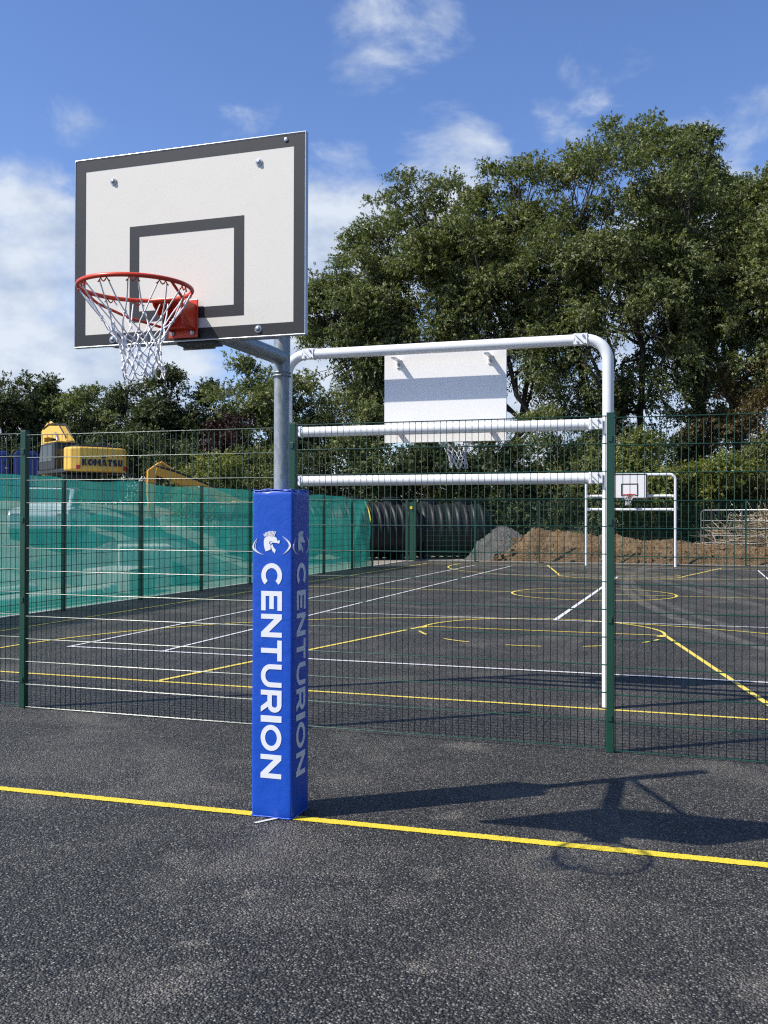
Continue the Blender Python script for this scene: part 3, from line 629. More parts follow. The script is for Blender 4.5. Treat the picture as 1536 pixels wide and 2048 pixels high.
PX = [FX3-3*SP, FX3-2*SP, FX3-SP+.045, FX3, FX3+SP]
for x in PX: fence_post(fence, x, .012)
for i in range(4):
    xc = (PX[i]+PX[i+1])/2; dz = [.006, -.008, .01, -.004][i]
    pn = MB().tube([(-PLEN/2, -.0065, .02+dz), (PLEN/2, -.0065, .02+dz)], .0040, 6).tube([(-PLEN/2, .0065, .02+dz), (PLEN/2, .0065, .02+dz)], .0040, 6).build('mesh_panel', 'wire_gloss', fence, True, 60)
    pn.location = (xc, 0, 0); pn.scale = ((PX[i+1]-PX[i])/SP, 1, 1)
    for k in range(1, 13):
        o = link('horizontal_wire', hwm, None, pn); o.location = (0, 0, .02+.1985*k+dz)
    nv = 50
    for k in range(nv):
        o = link('vertical_wire', vw, None, pn); o.location = (-PLEN/2+.008+(PLEN-.016)*k/(nv-1), 0, dz)

def far_fence(name, label, p0, p1, posts, dense=True, h=2.4):
    """fence along a straight run; wires joined, too fine to tell apart"""
    p0, p1 = Vector(p0), Vector(p1); d = (p1-p0); Ln = d.length; d.normalize()
    root = thing(name, label, 'fence', (p0.x, p0.y, 0), math.atan2(d.y, d.x))
    for x in posts: MB().box((x, 0, h/2+.01), (.06, .06, h+.03)).build('post', 'fence_green', root)
    A = MB(); n = int(Ln/.05)
    for k in range(n+1):
        x = Ln*k/n; w = .0026
        A.add([(x-w, 0, .02), (x+w, 0, .02), (x+w, 0, h), (x-w, 0, h), (x, w, .02), (x, w, h)], [(0, 1, 2, 3), (0, 3, 5, 4), (1, 4, 5, 2)])
    for k in range(13):
        z = .02+k*.1985
        for s in (-1, 1): A.tube([(0, s*.006, z), (Ln, s*.006, z)], .004, 4)
    o = A.build('wire_mesh', 'wire_green', root); o['kind'] = 'stuff'
    return root
YL0 = 2.04
far_fence('side_fence', 'green mesh fence along the court side that carries the teal netting', (-8.55, YL0, 0), (-8.55, 26.85, 0), [.06]+[9.6-YL0+2.52*i for i in range(-2, 7)]+[24.75])
far_fence('end_fence', 'low contrast green mesh fence at the far end before the soil mound', (-8.4, 32.4, 0), (9.1, 32.4, 0), [-.12+.12, 2.23, 4.78, 7.3, 9.8, 12.28, 14.8])
gp = thing('gate_post', 'paired green gate posts with a small yellow tag by the black tanks', 'gate post', (-8.75, 32.2, 0))
for x in (-.17, .17): MB().box((x, 0, 1.21), (.10, .10, 2.42)).build('post', 'fence_green', gp, bev=.004)
MB().box((0, 0.02, 1.2), (.2, .03, 2.3)).build('gate_edge', 'fence_green', gp); MB().box((.02, -.06, 2.13), (.10, .02, .10)).build('tag', 'tag_yellow', gp)

# teal debris netting tied to the outside of the side fence
def net_sheet(y0, y1, z0, z1, x0, amp, seed, sag=.0):
    rr = random.Random(seed); ph = [rr.random()*6.28 for _ in range(10)]; ny, nz = int((y1-y0)/.11), 12; vs = []
    for j in range(nz+1):
        for i in range(ny+1):
            y = y0+(y1-y0)*i/ny; t_ = j/nz; z = z0+(z1-z0)*t_
            q = abs(math.sin((y-9.6)/2.52*math.pi))
            zz = z + (-.045*q if j == nz else 0)*1 + .02*math.sin(y*1.7+ph[0]) * t_
            x = x0 - amp*(.55*math.sin(y*2.4+ph[1]+z*1.2)+.35*math.sin(y*5.7+ph[2]-z*2.1)+.25*math.sin(y*11.3+ph[3]+z*4)+.5*math.sin(z*3+ph[4]+y*.6))*(.4+.6*q) - sag*math.sin(t_*math.pi)
            vs.append((x-.02, y, zz))
    n = ny+1
    return MB().add(vs, [(j*n+i, j*n+i+1, (j+1)*n+i+1, (j+1)*n+i) for j in range(nz) for i in range(ny)])
nt_ = thing('debris_netting', 'translucent teal debris netting tied along the side fence', 'netting', (0, 0, 0))
net_sheet(4.0, 24.6, .03, 1.83, -8.65, .055, 1).build('lower_strip', 'netting', nt_, True)
net_sheet(4.0, 24.6, 1.78, 2.42, -8.71, .055, 2).build('upper_strip', 'netting_upper', nt_, True)
net_sheet(24.5, 26.75, .02, 2.36, -8.62, .13, 3).build('loose_end', 'netting', nt_, True)
net_sheet(25.3, 26.75, .05, 2.3, -8.78, .16, 6).build('loose_end', 'netting', nt_, True)

# ------------------------------------------------------------------ goal frames with basketball boards
def goal(name, label, loc, rz):
    g = thing(name, label, 'goal', loc, rz, 'combined goal and basketball frames'); R = .05; br = .20; T = 3.275; GW = 1.547
    for s in (-1, 1):
        pts = [(s*GW, 0, 0), (s*GW, 0, T-br)]+[(s*(GW-br+br*math.cos(a)), 0, T-br+br*math.sin(a)) for a in np.linspace(0, math.pi/2, 9)[1:]]+[(s*1.30, 0, T)]
        MB().tube(pts, R, 20).build('upright', 'powder_white', g, True, 50)
    MB().tube([(-1.30, 0, T), (1.30, 0, T)], R*1.02, 20).build('top_bar', 'powder_white', g, True, 50)
    for z in (2.035, 2.515):
        MB().tube([(-1.40, 0, z), (1.40, 0, z)], R, 20).build('crossbar', 'powder_white', g, True, 50)
    for (z, xx) in ((T, 1.31), (2.035, 1.445), (2.515, 1.445)):
        for s in (-1, 1):
            A = MB().box((s*xx, -.052 if z != T else -.05, z), (.12, .012, .098)); A.tube([(s*(xx-.06), 0, z), (s*(xx-.052), 0, z)], R+.010, 20); A.tube([(s*(xx+.052), 0, z), (s*(xx+.06), 0, z)], R+.010 if z == T else R, 20)
            rib = A.prism([(-.05, .04), (-.038, .048), (.05, -.04), (.038, -.048)], lambda u, v, w, s=s, xx=xx, z=z: (s*xx+u, -.058-w, z+v), 0, .022)
            bo = A.build('joint_bracket', 'powder_white', g, bev=.002)
            for (u, v) in ((.025, .028), (-.025, -.028)):
                MB().lathe([(0, .011), (.012, .010)], lambda a, p, q, s=s, xx=xx, z=z, u=u, v=v: (s*xx+u+p, -.0585-a, z+v+q), 8).build('bolt', 'steel', bo)
    BY, B0 = .195, 2.405
    b = MB().box((0, BY, B0+.45), (1.2, .02, .9)).build('backboard', 'board_back', g, bev=.002)
    A = MB(); ring_boxes(A, -.595, .595, B0+.005, B0+.895, .045, BY+.0106, .0018); A.build('border_stripe', 'board_black', b)
    A = MB(); ring_boxes(A, -.3, .3, B0+.10, B0+.55, .045, BY+.0106, .0018); A.build('target_rectangle', 'board_black', b)
    for s in (-1, 1):
        A = MB(); A.box((s*.45, .09, T-.075), (.045, .20, .012)); A.box((s*.45, BY-.017, T-.105), (.05, .012, .08)); A.box((s*.45, .10, 2.515), (.045, .19, .03))
        mb_ = A.build('mounting_arm', 'powder_white', g, bev=.002)
        MB().lathe([(0, .016), (.01, .016), (.011, .010), (.05, .009)], lambda a, p, q, s=s: (s*.45+p, BY-.024-a, T-.115+q), 8).build('bolt', 'steel', mb_)
    basket(g, 0, BY+.0115, B0+.15, 1, 21)
    for s in (-1, 1): MB().tube([(s*GW, 0, 0.0), (s*GW, 0, .012)], .075, 20).build('base_collar', 'machine_black', g)
    return g
goal('goal_frame', 'white tubular goal with blank board back, right behind the green mesh fence', (-.0525, 3.70, 0), 0)
goal('goal_frame', 'small white tubular goal with black-framed board, in front of the soil mound', (-.08, 30.42, 0), math.pi)

# ------------------------------------------------------------------ soil, gravel, tanks and site things beyond the court
def vnoise(seed):
    rs = np.random.RandomState(seed); P = [(rs.rand()*6.28, rs.rand()*6.28, (rs.rand()-.5)*2, (rs.rand()-.5)*2) for _ in range(14)]
    def f(x, y, s=1.0):
        v = 0
        for k, (a, b_, u, w) in enumerate(P):
            fr_ = s*(.5+k*.45); v += math.sin(x*fr_*u*1.6+y*fr_*w*1.6+a)/(1+k*.42)
        return v/3.2
    return f
def heap(name, label, x0, x1, y0, y1, hfun, m, nx_, ny_, seed, kind, rough=.06):
    f = vnoise(seed); rr = random.Random(seed); vs = []
    for j in range(ny_+1):
        for i in range(nx_+1):
            u, v = i/nx_, j/ny_; x = x0+(x1-x0)*u; y = y0+(y1-y0)*v
            e = min(1, min(u, 1-u)*9)*min(1, 1.0); h = hfun(x, v)*e
            z = h*(1+.16*f(x, y, .9))+rough*(f(x, y, 4)+(rr.random()-.5)*1.3)*min(1, h*3)
            vs.append((x+(rr.random()-.5)*.04, y+(rr.random()-.5)*.04, max(z, -.03)+min(ht(x, y)+.03, .3)-.02))
    n = nx_+1; o = MB().add(vs, [(j*n+i, j*n+i+1, (j+1)*n+i+1, (j+1)*n+i) for j in range(ny_) for i in range(nx_)]).build(name, m, smooth=True)
    return tag(o, label, kind=kind)
def prof(v): return max(0, math.sin(math.pi*min(1, max(0, v))))**.75
heap('soil_mound', 'long bank of brown excavated soil behind the far fence', -6.3, 12, 32.75, 37.5, lambda x, v: prof(v)*(1.18-.075*(x+4) if x > -4 else 1.18*sst((x+6.3)/2.0)), 'soil', 300, 80, 4, 'structure', .12)
heap('gravel_heap', 'pile of grey gravel between the black tank and the soil bank', -7.2, -3.6, 34.6, 38.2, lambda x, v: prof(v)*1.22*max(0, 1-((x+5.9)/1.9)**2)**1.2, 'gravel', 90, 70, 9, 'stuff', .09)
clod = random.Random(12); A = MB()
for i in range(420):
    x = -5.6+clod.random()*14; y = 32.75+clod.random()*1.5; h = (y-32.75)*.55*(1.0-.05*(x+4)); s = .04+.14*clod.random()**3
    A.box((x, y, max(.0, h)+s*.2), (s*1.4, s, s*.9), Matrix.Rotation(clod.random()*3, 3, Vector((clod.random(), clod.random(), clod.random()+.1)).normalized()))
o = A.build('soil_clods', 'soil'); tag(o, 'loose clods of earth scattered along the soil bank', kind='stuff')

def tank(label, loc, rz, Lh, Rr, nr, tur=True, strap=False):
    t_ = thing('storage_tank', label, 'tank', loc, rz, 'black ribbed plastic tanks'); pr_ = []; n = 160
    for i in range(n+1):
        s = -Lh+2*Lh*i/n; e = abs(s)/Lh; body = (1-max(0, (e-.55)/.45)**2.4)**.5 if e < 1 else 0
        rib = .055*(max(0, math.cos((s)*nr))**.6 if math.cos(s*nr) > 0 else 0)*min(1, body*1.4)
        pr_.append((s, max(.02, (Rr-.06)*body+rib)))
    MB().lathe(pr_, lambda a, p, q: (a, p, Rr+q), 40).build('shell', 'tank_plastic', t_, True, 50)
    for s in ((-.35, .35) if tur else ()):
        u = MB().lathe([(0, .36), (.20, .34), (.21, .40), (.27, .40), (.30, .34), (.31, .02)], lambda a, p, q, s=s: (s*Lh+p, q, 2*Rr-.10+a), 24).build('manhole_turret', 'tank_plastic', t_, True, 40)
    for s in (-1, 1):
        MB().box((s*Lh*.45, 0, .10), (.22, Rr*1.3, .22)).build('saddle', 'tank_plastic', t_, bev=.02)
    MB().box((Lh*.52, -Rr*.97*.72, Rr*1.32), (.16, .02, .13), Matrix.Rotation(.45, 3, 'X')).build('sticker', 'letter_white', t_)
    if strap:
        MB().tube([(-.5, -Rr*math.sin(a)-.02, Rr+Rr*math.cos(a)+.01) for a in np.linspace(.1, 1.3, 12)], .03, 6).build('yellow_strap', 'tag_yellow', t_, True)
    return t_
pA = at(888, 1120, 40.5); tank('black ribbed tank standing beside the gravel heap', (pA.x-.4, 36.0, 0.0), R_(28), 2.15, 1.20, 17)
pB = at(705, 1120, 39.0); tank('black ribbed tank half hidden by the loose end of the teal netting', (pB.x+.2, 33.6, .0), R_(38), 2.3, 1.2, 19, True, True)
pC = at(505, 1110, 36.0); tank('black ribbed tank standing wholly behind the teal netting near the orange arm', (pC.x, pC.y+2, .05), R_(48), 2.2, 1.15, 19, False, True)

def excavator(label, loc, rz, scale, boom_pts, stick_pts, bucket, arm_m, lettered):
    """x forwards; rear (counterweight) towards -x"""
    e = thing('excavator', label, 'excavator', loc, rz); e.scale = (scale,)*3; Y = 'machine_yellow'
    for s in (-1, 1):
        pr_ = [(-1.55, .45), (-1.45, .18), (-1.15, .04), (1.15, .04), (1.45, .18), (1.55, .45), (1.4, .74), (1.1, .84), (-1.1, .84), (-1.4, .74)]
        tr = MB().prism(pr_, lambda u, v, w, s=s: (u, s*.98+w, v), -.27, .27).build('track', 'rubber_black', e, bev=.04)
        MB().box((0, s*.98, .45), (2.1, .50, .35)).build('track_frame', Y, tr, bev=.03)
    MB().lathe([(.80, .7), (1.02, .72), (1.06, .5)], lambda a, p, q: (p, q, a), 28).build('turntable', 'machine_black', e, True, 40)
    MB().box((.15, 0, 1.14), (3.0, 2.3, .16)).build('deck', 'machine_black', e, bev=.03)
    cw = [(-1.95, -.85), (-2.02, -.4), (-2.05, 0), (-2.02, .4), (-1.95, .85), (-1.75, 1.12), (-1.2, 1.2), (-1.2, -1.2), (-1.75, -1.12)]
    c = MB().prism([(y, x) for (x, y) in cw], lambda u, v, w: (v, u, w), 1.10, 2.02).build('counterweight', Y, e, bev=.09, seg=4)
    if lettered:
        x_ = -.80; H = .26
        for ch, w in (('K', .82), ('O', .95), ('M', 1.05), ('A', .95), ('T', .8), ('S', .75), ('U', .82)):
            wl = w*.26
            me = fill_mesh(glyph(ch, w*.95, .30), lambda u, v, w_, x0=x_: (-2.062-w_, -(x0+u*.26), 1.30+v*H), .008, 'letter'); link('letter', me, 'letter_navy', c); x_ += wl+.005
        for s in (-1, 1): MB().box((-1.985, s*.93, 1.24), (.05, .14, .16), Matrix.Rotation(-s*.45, 3, 'Z')).build('tail_light', 'light_red', c, bev=.01)
        MB().box((-2.05, -.05, 1.63), (.03, .16, .06)).build('grip', 'machine_black', c)
    hd = MB().box((-.55, -.15, 1.62), (1.35, 1.95, .84)).build('engine_hood', Y, e, bev=.06, seg=3)
    MB().box((-.6, -.2, 2.09), (1.2, 1.6, .12)).build('hood_top', 'machine_black', hd, bev=.03); MB().tube([(-.5, -.7, 2.05), (-.5, -.7, 2.45)], .05, 10).build('exhaust', 'machine_black', hd)
    for k in range(4): MB().box((-1.0+.0, .83, 1.40+k*.13), (.5, .02, .06)).build('vent_slot', 'machine_black', hd)
    for s in (-1, 1): MB().tube([(-.9, s*.6, 2.14), (-.9, s*.6, 2.3), (.1, s*.6, 2.3), (.1, s*.6, 2.14)], .018, 6).build('handrail', 'machine_black', hd)
    cb_ = MB().prism([(-.25, 1.2), (1.45, 1.2), (1.5, 1.6), (1.25, 2.24), (-.2, 2.28), (-.28, 1.9)], lambda u, v, w: (u, .70+w, v), -.47, .47).build('cab', 'machine_black', e, bev=.05)
    MB().prism([(.0, 1.55), (1.32, 1.55), (1.15, 2.16), (.0, 2.18)], lambda u, v, w: (u, 1.176+w, v), 0, .01).build('window', 'glass_dark', cb_)
    MB().box((-.275, .70, 1.95), (.02, .72, .45)).build('window', 'glass_dark', cb_); MB().box((.5, .70, 2.30), (1.4, .8, .06)).build('cab_roof', Y, cb_, bev=.03)
    def arm(name, pts, w0):
        top, bot = [], []
        for i, (u, v, th) in enumerate(pts):
            a = Vector(pts[max(i-1, 0)][:2]); b_ = Vector(pts[min(i+1, len(pts)-1)][:2]); d = (b_-a).normalized(); n = Vector((-d.y, d.x))*th/2
            top.append((u+n.x, v+n.y)); bot.append((u-n.x, v-n.y))
        k = len(top); A = MB(); P = top+bot[::-1]
        vs = [(u, -w0-.12, v) for u, v in P]+[(u, w0-.12, v) for u, v in P]; n = 2*k
        fs = []
        for i in range(k-1):
            fs += [(i, i+1, n-2-i, n-1-i), (n+n-1-i, n+n-2-i, n+i+1, n+i)]
        fs += [(i, n+i, n+(i+1) % n, (i+1) % n) for i in range(n)]
        return A.add(vs, fs).build(name, arm_m, e, bev=.02)
    bm_ = arm('boom', boom_pts, .17); st = arm('stick', stick_pts, .14)
    for s in (-1, 1):
        a = (boom_pts[0][0]+.35, -.12+s*.26, boom_pts[0][1]-.2); k = boom_pts[len(boom_pts)//2]; b_ = (k[0], -.12+s*.26, k[1]); md = [a[i]*.45+b_[i]*.55 for i in range(3)]
        MB().tube([a, md], .07, 10).build('boom_cylinder', arm_m, bm_, True, 40); MB().tube([md, b_], .045, 10).build('cylinder_rod', 'steel', bm_, True)
        for q in (.08, .15): MB().tube([(p[0], -.12+s*(.10+q*.4), p[1]+p[2]/2+q*.6) for p in boom_pts], .022, 6).build('hose', 'machine_black', bm_, True)
    a = boom_pts[-2]; b_ = stick_pts[0]; MB().tube([(a[0], -.12, a[1]+a[2]*.7), (b_[0], -.12, b_[1]+.1)], .075, 10).build('stick_cylinder', arm_m, bm_, True, 40)
    if bucket:
        u, v = stick_pts[-1][:2]
        MB().prism([(u-.1, v+.05), (u+.25, v+.02), (u+.12, v-.55), (u-.35, v-.85), (u-.75, v-.7), (u-.45, v-.55), (u-.25, v-.3)], lambda a_, b2, w: (a_, -.12+w, b2), -.45, .45).build('bucket', 'machine_black', e, bev=.02)
    return e
# first machine: its back towards the court, on the raised site ground
pE = at(162, 1000, 36.0); ez = ht(pE.x, pE.y)
view = math.atan2(pE.y-CAM.y, pE.x-CAM.x)
ezz = 1.666+(horiz(192)-893)/F_PX*34.2-2.02*.94
excavator('yellow excavator with navy lettering across its counterweight, beyond the teal netting', (pE.x, pE.y, ezz), view+R_(22), .94,
    [(.9, 1.4, .5), (1.6, 2.3, .58), (2.4, 2.88, .58), (3.4, 2.98, .48), (4.1, 2.9, .32)], [(3.6, 3.28, .26), (4.15, 2.95, .44), (4.25, 2.2, .32), (4.05, 1.1, .25)], True, 'machine_yellow', True)
pF = at(500, 1000, 33.0)
excavator('second excavator, mostly hidden, with its orange arm folded above the teal netting', (pF.x-1.3, pF.y+3, .45), view+R_(98), .80,
    [(.6, 2.15, .42), (1.6, 2.55, .48), (2.7, 2.98, .46), (3.8, 3.42, .40), (4.6, 3.66, .32)], [(4.35, 3.95, .26), (4.75, 3.6, .42), (4.8, 2.6, .32), (4.7, 1.5, .25)], True, 'arm_orange', False)

def toilet(label, loc, rz):
    t_ = thing('portable_toilet', label, 'portable toilet', loc, rz)
    MB().box((0, 0, 1.1), (1.1, 1.1, 2.1)).build('cabin', 'toilet_blue', t_, bev=.04); MB().box((0, -.56, 1.05), (.75, .03, 1.85)).build('door', 'toilet_blue', t_, bev=.01)
    MB().box((0, 0, .04), (1.2, 1.2, .08)).build('skid', 'machine_black', t_); MB().prism([(-.58, 0), (.58, 0), (.4, .2), (-.4, .2)], lambda u, v, w: (u, w, 2.15+v), -.57, .57).build('roof', 'powder_white' if False else 'toilet_blue', t_, bev=.03)
for px_, lb, dp in ((53, 'blue portable toilet beside the raised boom of the lettered excavator', 46), (-4, 'blue portable toilet standing apart, away from the excavators', 46)):
    p = at(px_, 1000, dp); z = 1.666+(horiz(px_)-903)/F_PX*dp-2.35; toilet(lb, (p.x, p.y, z), R_(35))

# white pickup seen through the netting
def pickup(label, loc, rz):
    c = thing('pickup_truck', label, 'pickup', loc, rz)
    MB().prism([(-2.5, .45), (2.45, .45), (2.5, .85), (2.35, 1.02), (1.2, 1.1), (-2.5, 1.1)], lambda u, v, w: (u, w, v), -.88, .88).build('body', 'car_white', c, bev=.07, seg=3)
    cb_ = MB().prism([(-.9, 1.1), (1.25, 1.1), (.55, 1.72), (-.7, 1.76)], lambda u, v, w: (u, w, v), -.76, .76).build('cabin', 'car_white', c, bev=.06)
    for s in (-1, 1): MB().prism([(-.75, 1.16), (.98, 1.16), (.5, 1.62), (-.6, 1.65)], lambda u, v, w, s=s: (u, s*.765+w, v), -.006, .006).build('window', 'glass_dark', cb_)
    MB().add([(1.20, -.66, 1.14), (1.20, .66, 1.14), (.62, .62, 1.68), (.62, -.62, 1.68)], [(0, 1, 2, 3)]).build('windscreen', 'glass_dark', cb_)
    for x in (-1.6, 1.6):
        for s in (-1, 1):
            w_ = MB().lathe([(-.12, .3), (-.1, .38), (.1, .38), (.12, .3)], lambda a, p, q, x=x, s=s: (x+p, s*.82+a, .38+q), 24).build('wheel', 'rubber_black', c, True, 40)
            MB().lathe([(-.125, .2), (.125, .2)], lambda a, p, q, x=x, s=s: (x+p, s*.82+a*1.05, .38+q), 16).build('rim', 'steel', w_)
    for s in (-1, 1): MB().box((2.47, s*.65, .82), (.06, .3, .16)).build('headlight', 'steel', c, bev=.02)
p = at(105, 1000, 31.0); pickup('white pickup parked behind the teal netting', (p.x, p.y, 1.666+(horiz(105)-974)/F_PX*31-1.76), R_(-62))
# kerbs, pipes and rubble lying behind the netting
for i, (y0, y1, x, r, z, m_, lb) in enumerate([(5.5, 12.5, -9.6, .11, .12, 'pale_pipe', 'pale pipe lying nearest the foot of the teal netting'), (6.0, 13.2, -9.95, .11, .12, 'pale_pipe', 'pale pipe lying second from the foot of the teal netting'), (6.2, 11.2, -10.5, .16, .17, 'concrete', 'thick concrete pipe lying behind the two pale pipes')]):
    o = MB().tube([(0, y0-y1, 0), (0, 0, 0)], r, 16).build('pipe', m_, None, True, 40); o.location = (x, y1, z); tag(o, lb, 'pipe', 'pipes behind the netting')
    MB().tube([(0, -.28, 0), (0, .02, 0)], r*1.18, 16).build('socket', m_, o, True, 40)
for i, (x, y, s, lb) in enumerate([(-10.4, 14.2, (1.1, 1.6, .55), 'low pale concrete block behind the netting beyond the pipes'), (-11.4, 16.8, (1.3, 2.0, 1.0), 'tall pale concrete block behind the netting near the second excavator')]):
    o = MB().box((0, 0, s[2]/2), s).build('concrete_block', 'concrete', None, bev=.03); o.location = (x, y, ht(x, y)+.02); o.rotation_euler.z = .2+i*.4; tag(o, lb, 'block')
heap('hardcore_heap', 'heap of pale hardcore rubble seen through the teal netting', -15.5, -10.2, 15.5, 22.5, lambda x, v: prof(v)*1.25*max(0, 1-abs(x+12.8)/2.7), 'gravel', 60, 60, 15, 'stuff', .06)
heap('sand_heap', 'low spread of pale sand behind the netting by the pipes', -14.5, -9.9, 4.5, 13.5, lambda x, v: prof(v)*.75*max(0, 1-abs(x+12.2)/2.3), 'site_ground', 50, 60, 17, 'stuff', .05)

# temporary barrier panel and brush pile at the right end
pb_ = at(1402, 1100, 39.5); pb2 = at(1560, 1100, 37.0)
bl = thing('barrier_panel', 'galvanised temporary barrier panel with rounded top corner leaning by the brush pile', 'barrier', (pb_.x, pb_.y, .15), math.atan2(pb2.y-pb_.y, pb2.x-pb_.x))
MB().tube([(0, 0, 0), (0, 0, 1.78), (.04, 0, 1.88), (.14, 0, 1.92), (3.3, 0, 1.92), (3.4, 0, 1.88), (3.44, 0, 1.78), (3.44, 0, 0), ], .021, 8).build('frame', 'steel', bl, True, 40)
for k in range(1, 6): MB().tube([(0, 0, .3*k), (3.44, 0, .3*k)], .006, 5).build('rail_wire', 'steel', bl)
A = MB()
for k in range(1, 34): A.tube([(k*.1, .008, .02), (k*.1, .008, 1.92)], .003, 4)
o = A.build('infill_wires', 'steel', bl); o['kind'] = 'stuff'
rb = random.Random(31); A = MB(); c0 = at(1535, 1085, 40.0)
for i in range(520):
    a = rb.random()*6.28; r = rb.random()**.6; x = c0.x+2.9*r*math.cos(a); y = c0.y+1.3*r*math.sin(a); z = .3+rb.random()*1.75*(1-r*r*.85)
    L_ = .5+1.3*rb.random(); d = Vector((rb.gauss(0, 1), rb.gauss(0, .6), rb.gauss(0, .45))).normalized(); q = Vector((x, y, z)); k = Vector((rb.gauss(0, .1), rb.gauss(0, .1), rb.gauss(0, .1)))
    r0 = .008+.03*rb.random()**3
    A.tube([q-d*L_/2, q+k, q+d*L_/2], [r0, r0*.8, r0*.35], 4)
o = A.build('brush_pile', 'dry_wood'); tag(o, 'tangled pile of cut dry branches behind the far fence', kind='stuff')

# ------------------------------------------------------------------ trees and shrubs
def leaf_mesh(name, C, Rc, n_per, leaf, seed, centre, bright=.0, droop=.45, flat=.75):
    """leaves on short drooping shoots gathered in clumps C (n,3) of radius Rc; tint attribute = natural leaf colour variation"""
    rs = np.random.RandomState(seed); nC = len(C); K = 9; nS = max(1, n_per//K); m_ = nC*nS
    ci = np.repeat(np.arange(nC), nS)
    d = rs.normal(size=(m_, 3)); d /= np.linalg.norm(d, axis=1)[:, None]; rad = rs.rand(m_)**.5
    S = C[ci]+d*(rad*Rc[ci])[:, None]*np.array([1, 1, flat])
    outw = (C[ci]-centre); outw /= np.linalg.norm(outw, axis=1)[:, None]+1e-6
    sh = d*.6+outw*.5+rs.normal(size=(m_, 3))*.35; sh[:, 2] += .25; sh /= np.linalg.norm(sh, axis=1)[:, None]
    wind = np.array([.55, .1, 0.]); sl_ = leaf*(2.0+1.6*rs.rand(m_))
    si = np.repeat(np.arange(m_), K); n = m_*K; u = np.tile(np.linspace(.1, 1, K), m_)
    P = S[si]+sh[si]*(u*sl_[si])[:, None]; P[:, 2] -= droop*sl_[si]*u*u*.8; P += rs.normal(size=(n, 3))*leaf*.18
    ax = sh[si]*.5+rs.normal(size=(n, 3))*.7+wind*.35; ax[:, 2] -= droop*(.4+.6*u); ax /= np.linalg.norm(ax, axis=1)[:, None]
    nr_ = rs.normal(size=(n, 3))*.5+outw[ci[si]]*.35+d[si]*.3; nr_[:, 2] += .75
    sd = np.cross(ax, nr_); sd /= np.linalg.norm(sd, axis=1)[:, None]+1e-9; nn = np.cross(sd, ax)
    L_ = leaf*(.65+.7*rs.rand(n)); W_ = L_*(.15+.11*rs.rand(n))
    cv = (L_*.14)[:, None]*nn
    v0 = P-ax*(L_*.35)[:, None]; v2 = P+ax*(L_*.65)[:, None]-cv; v1 = P+sd*W_[:, None]+cv*.5; v3 = P-sd*W_[:, None]+cv*.5
    V = np.stack([v0, v1, v2, v3], 1).reshape(-1, 3)
    me = bpy.data.meshes.new(name); me.vertices.add(4*n); me.vertices.foreach_set('co', V.astype(np.float32).ravel())
    me.loops.add(4*n); me.loops.foreach_set('vertex_index', np.arange(4*n, dtype=np.int32)); me.polygons.add(n)
    me.polygons.foreach_set('loop_start', np.arange(0, 4*n, 4, dtype=np.int32))
    tc_ = (np.clip(rs.rand(nC)*.7+bright, 0, 1)[ci]*.55+rs.rand(m_)*.35)[si]+rs.rand(n)*.2; ty = ((rs.rand(m_) < .05+.12*rs.rand(nC)[ci])*rs.rand(m_))[si]
    colr = np.ones((n, 4), np.float32); colr[:, 0] = np.clip(tc_, 0, 1); colr[:, 1] = ty; colr[:, 2] = 0
    at_ = me.attributes.new('tint', 'FLOAT_COLOR', 'FACE'); at_.data.foreach_set('color', colr.ravel())
    me.update(calc_edges=True); return me
def limb(A, p0, p1, r0, r1, rr, k=5, sag=.0, n=6):
    p0, p1 = Vector(p0), Vector(p1); L_ = (p1-p0).length; pts, rs = [], []
    for i in range(k+1):
        t_ = i/k; p = p0.lerp(p1, t_)+Vector((rr.gauss(0, 1), rr.gauss(0, 1), rr.gauss(0, .6)))*L_*.035*(0 < i < k); p.z += sag*L_*math.sin(math.pi*t_)*.5
        pts.append(p); rs.append(r0+(r1-r0)*t_**.8)
    A.tube(pts, rs, n); return pts
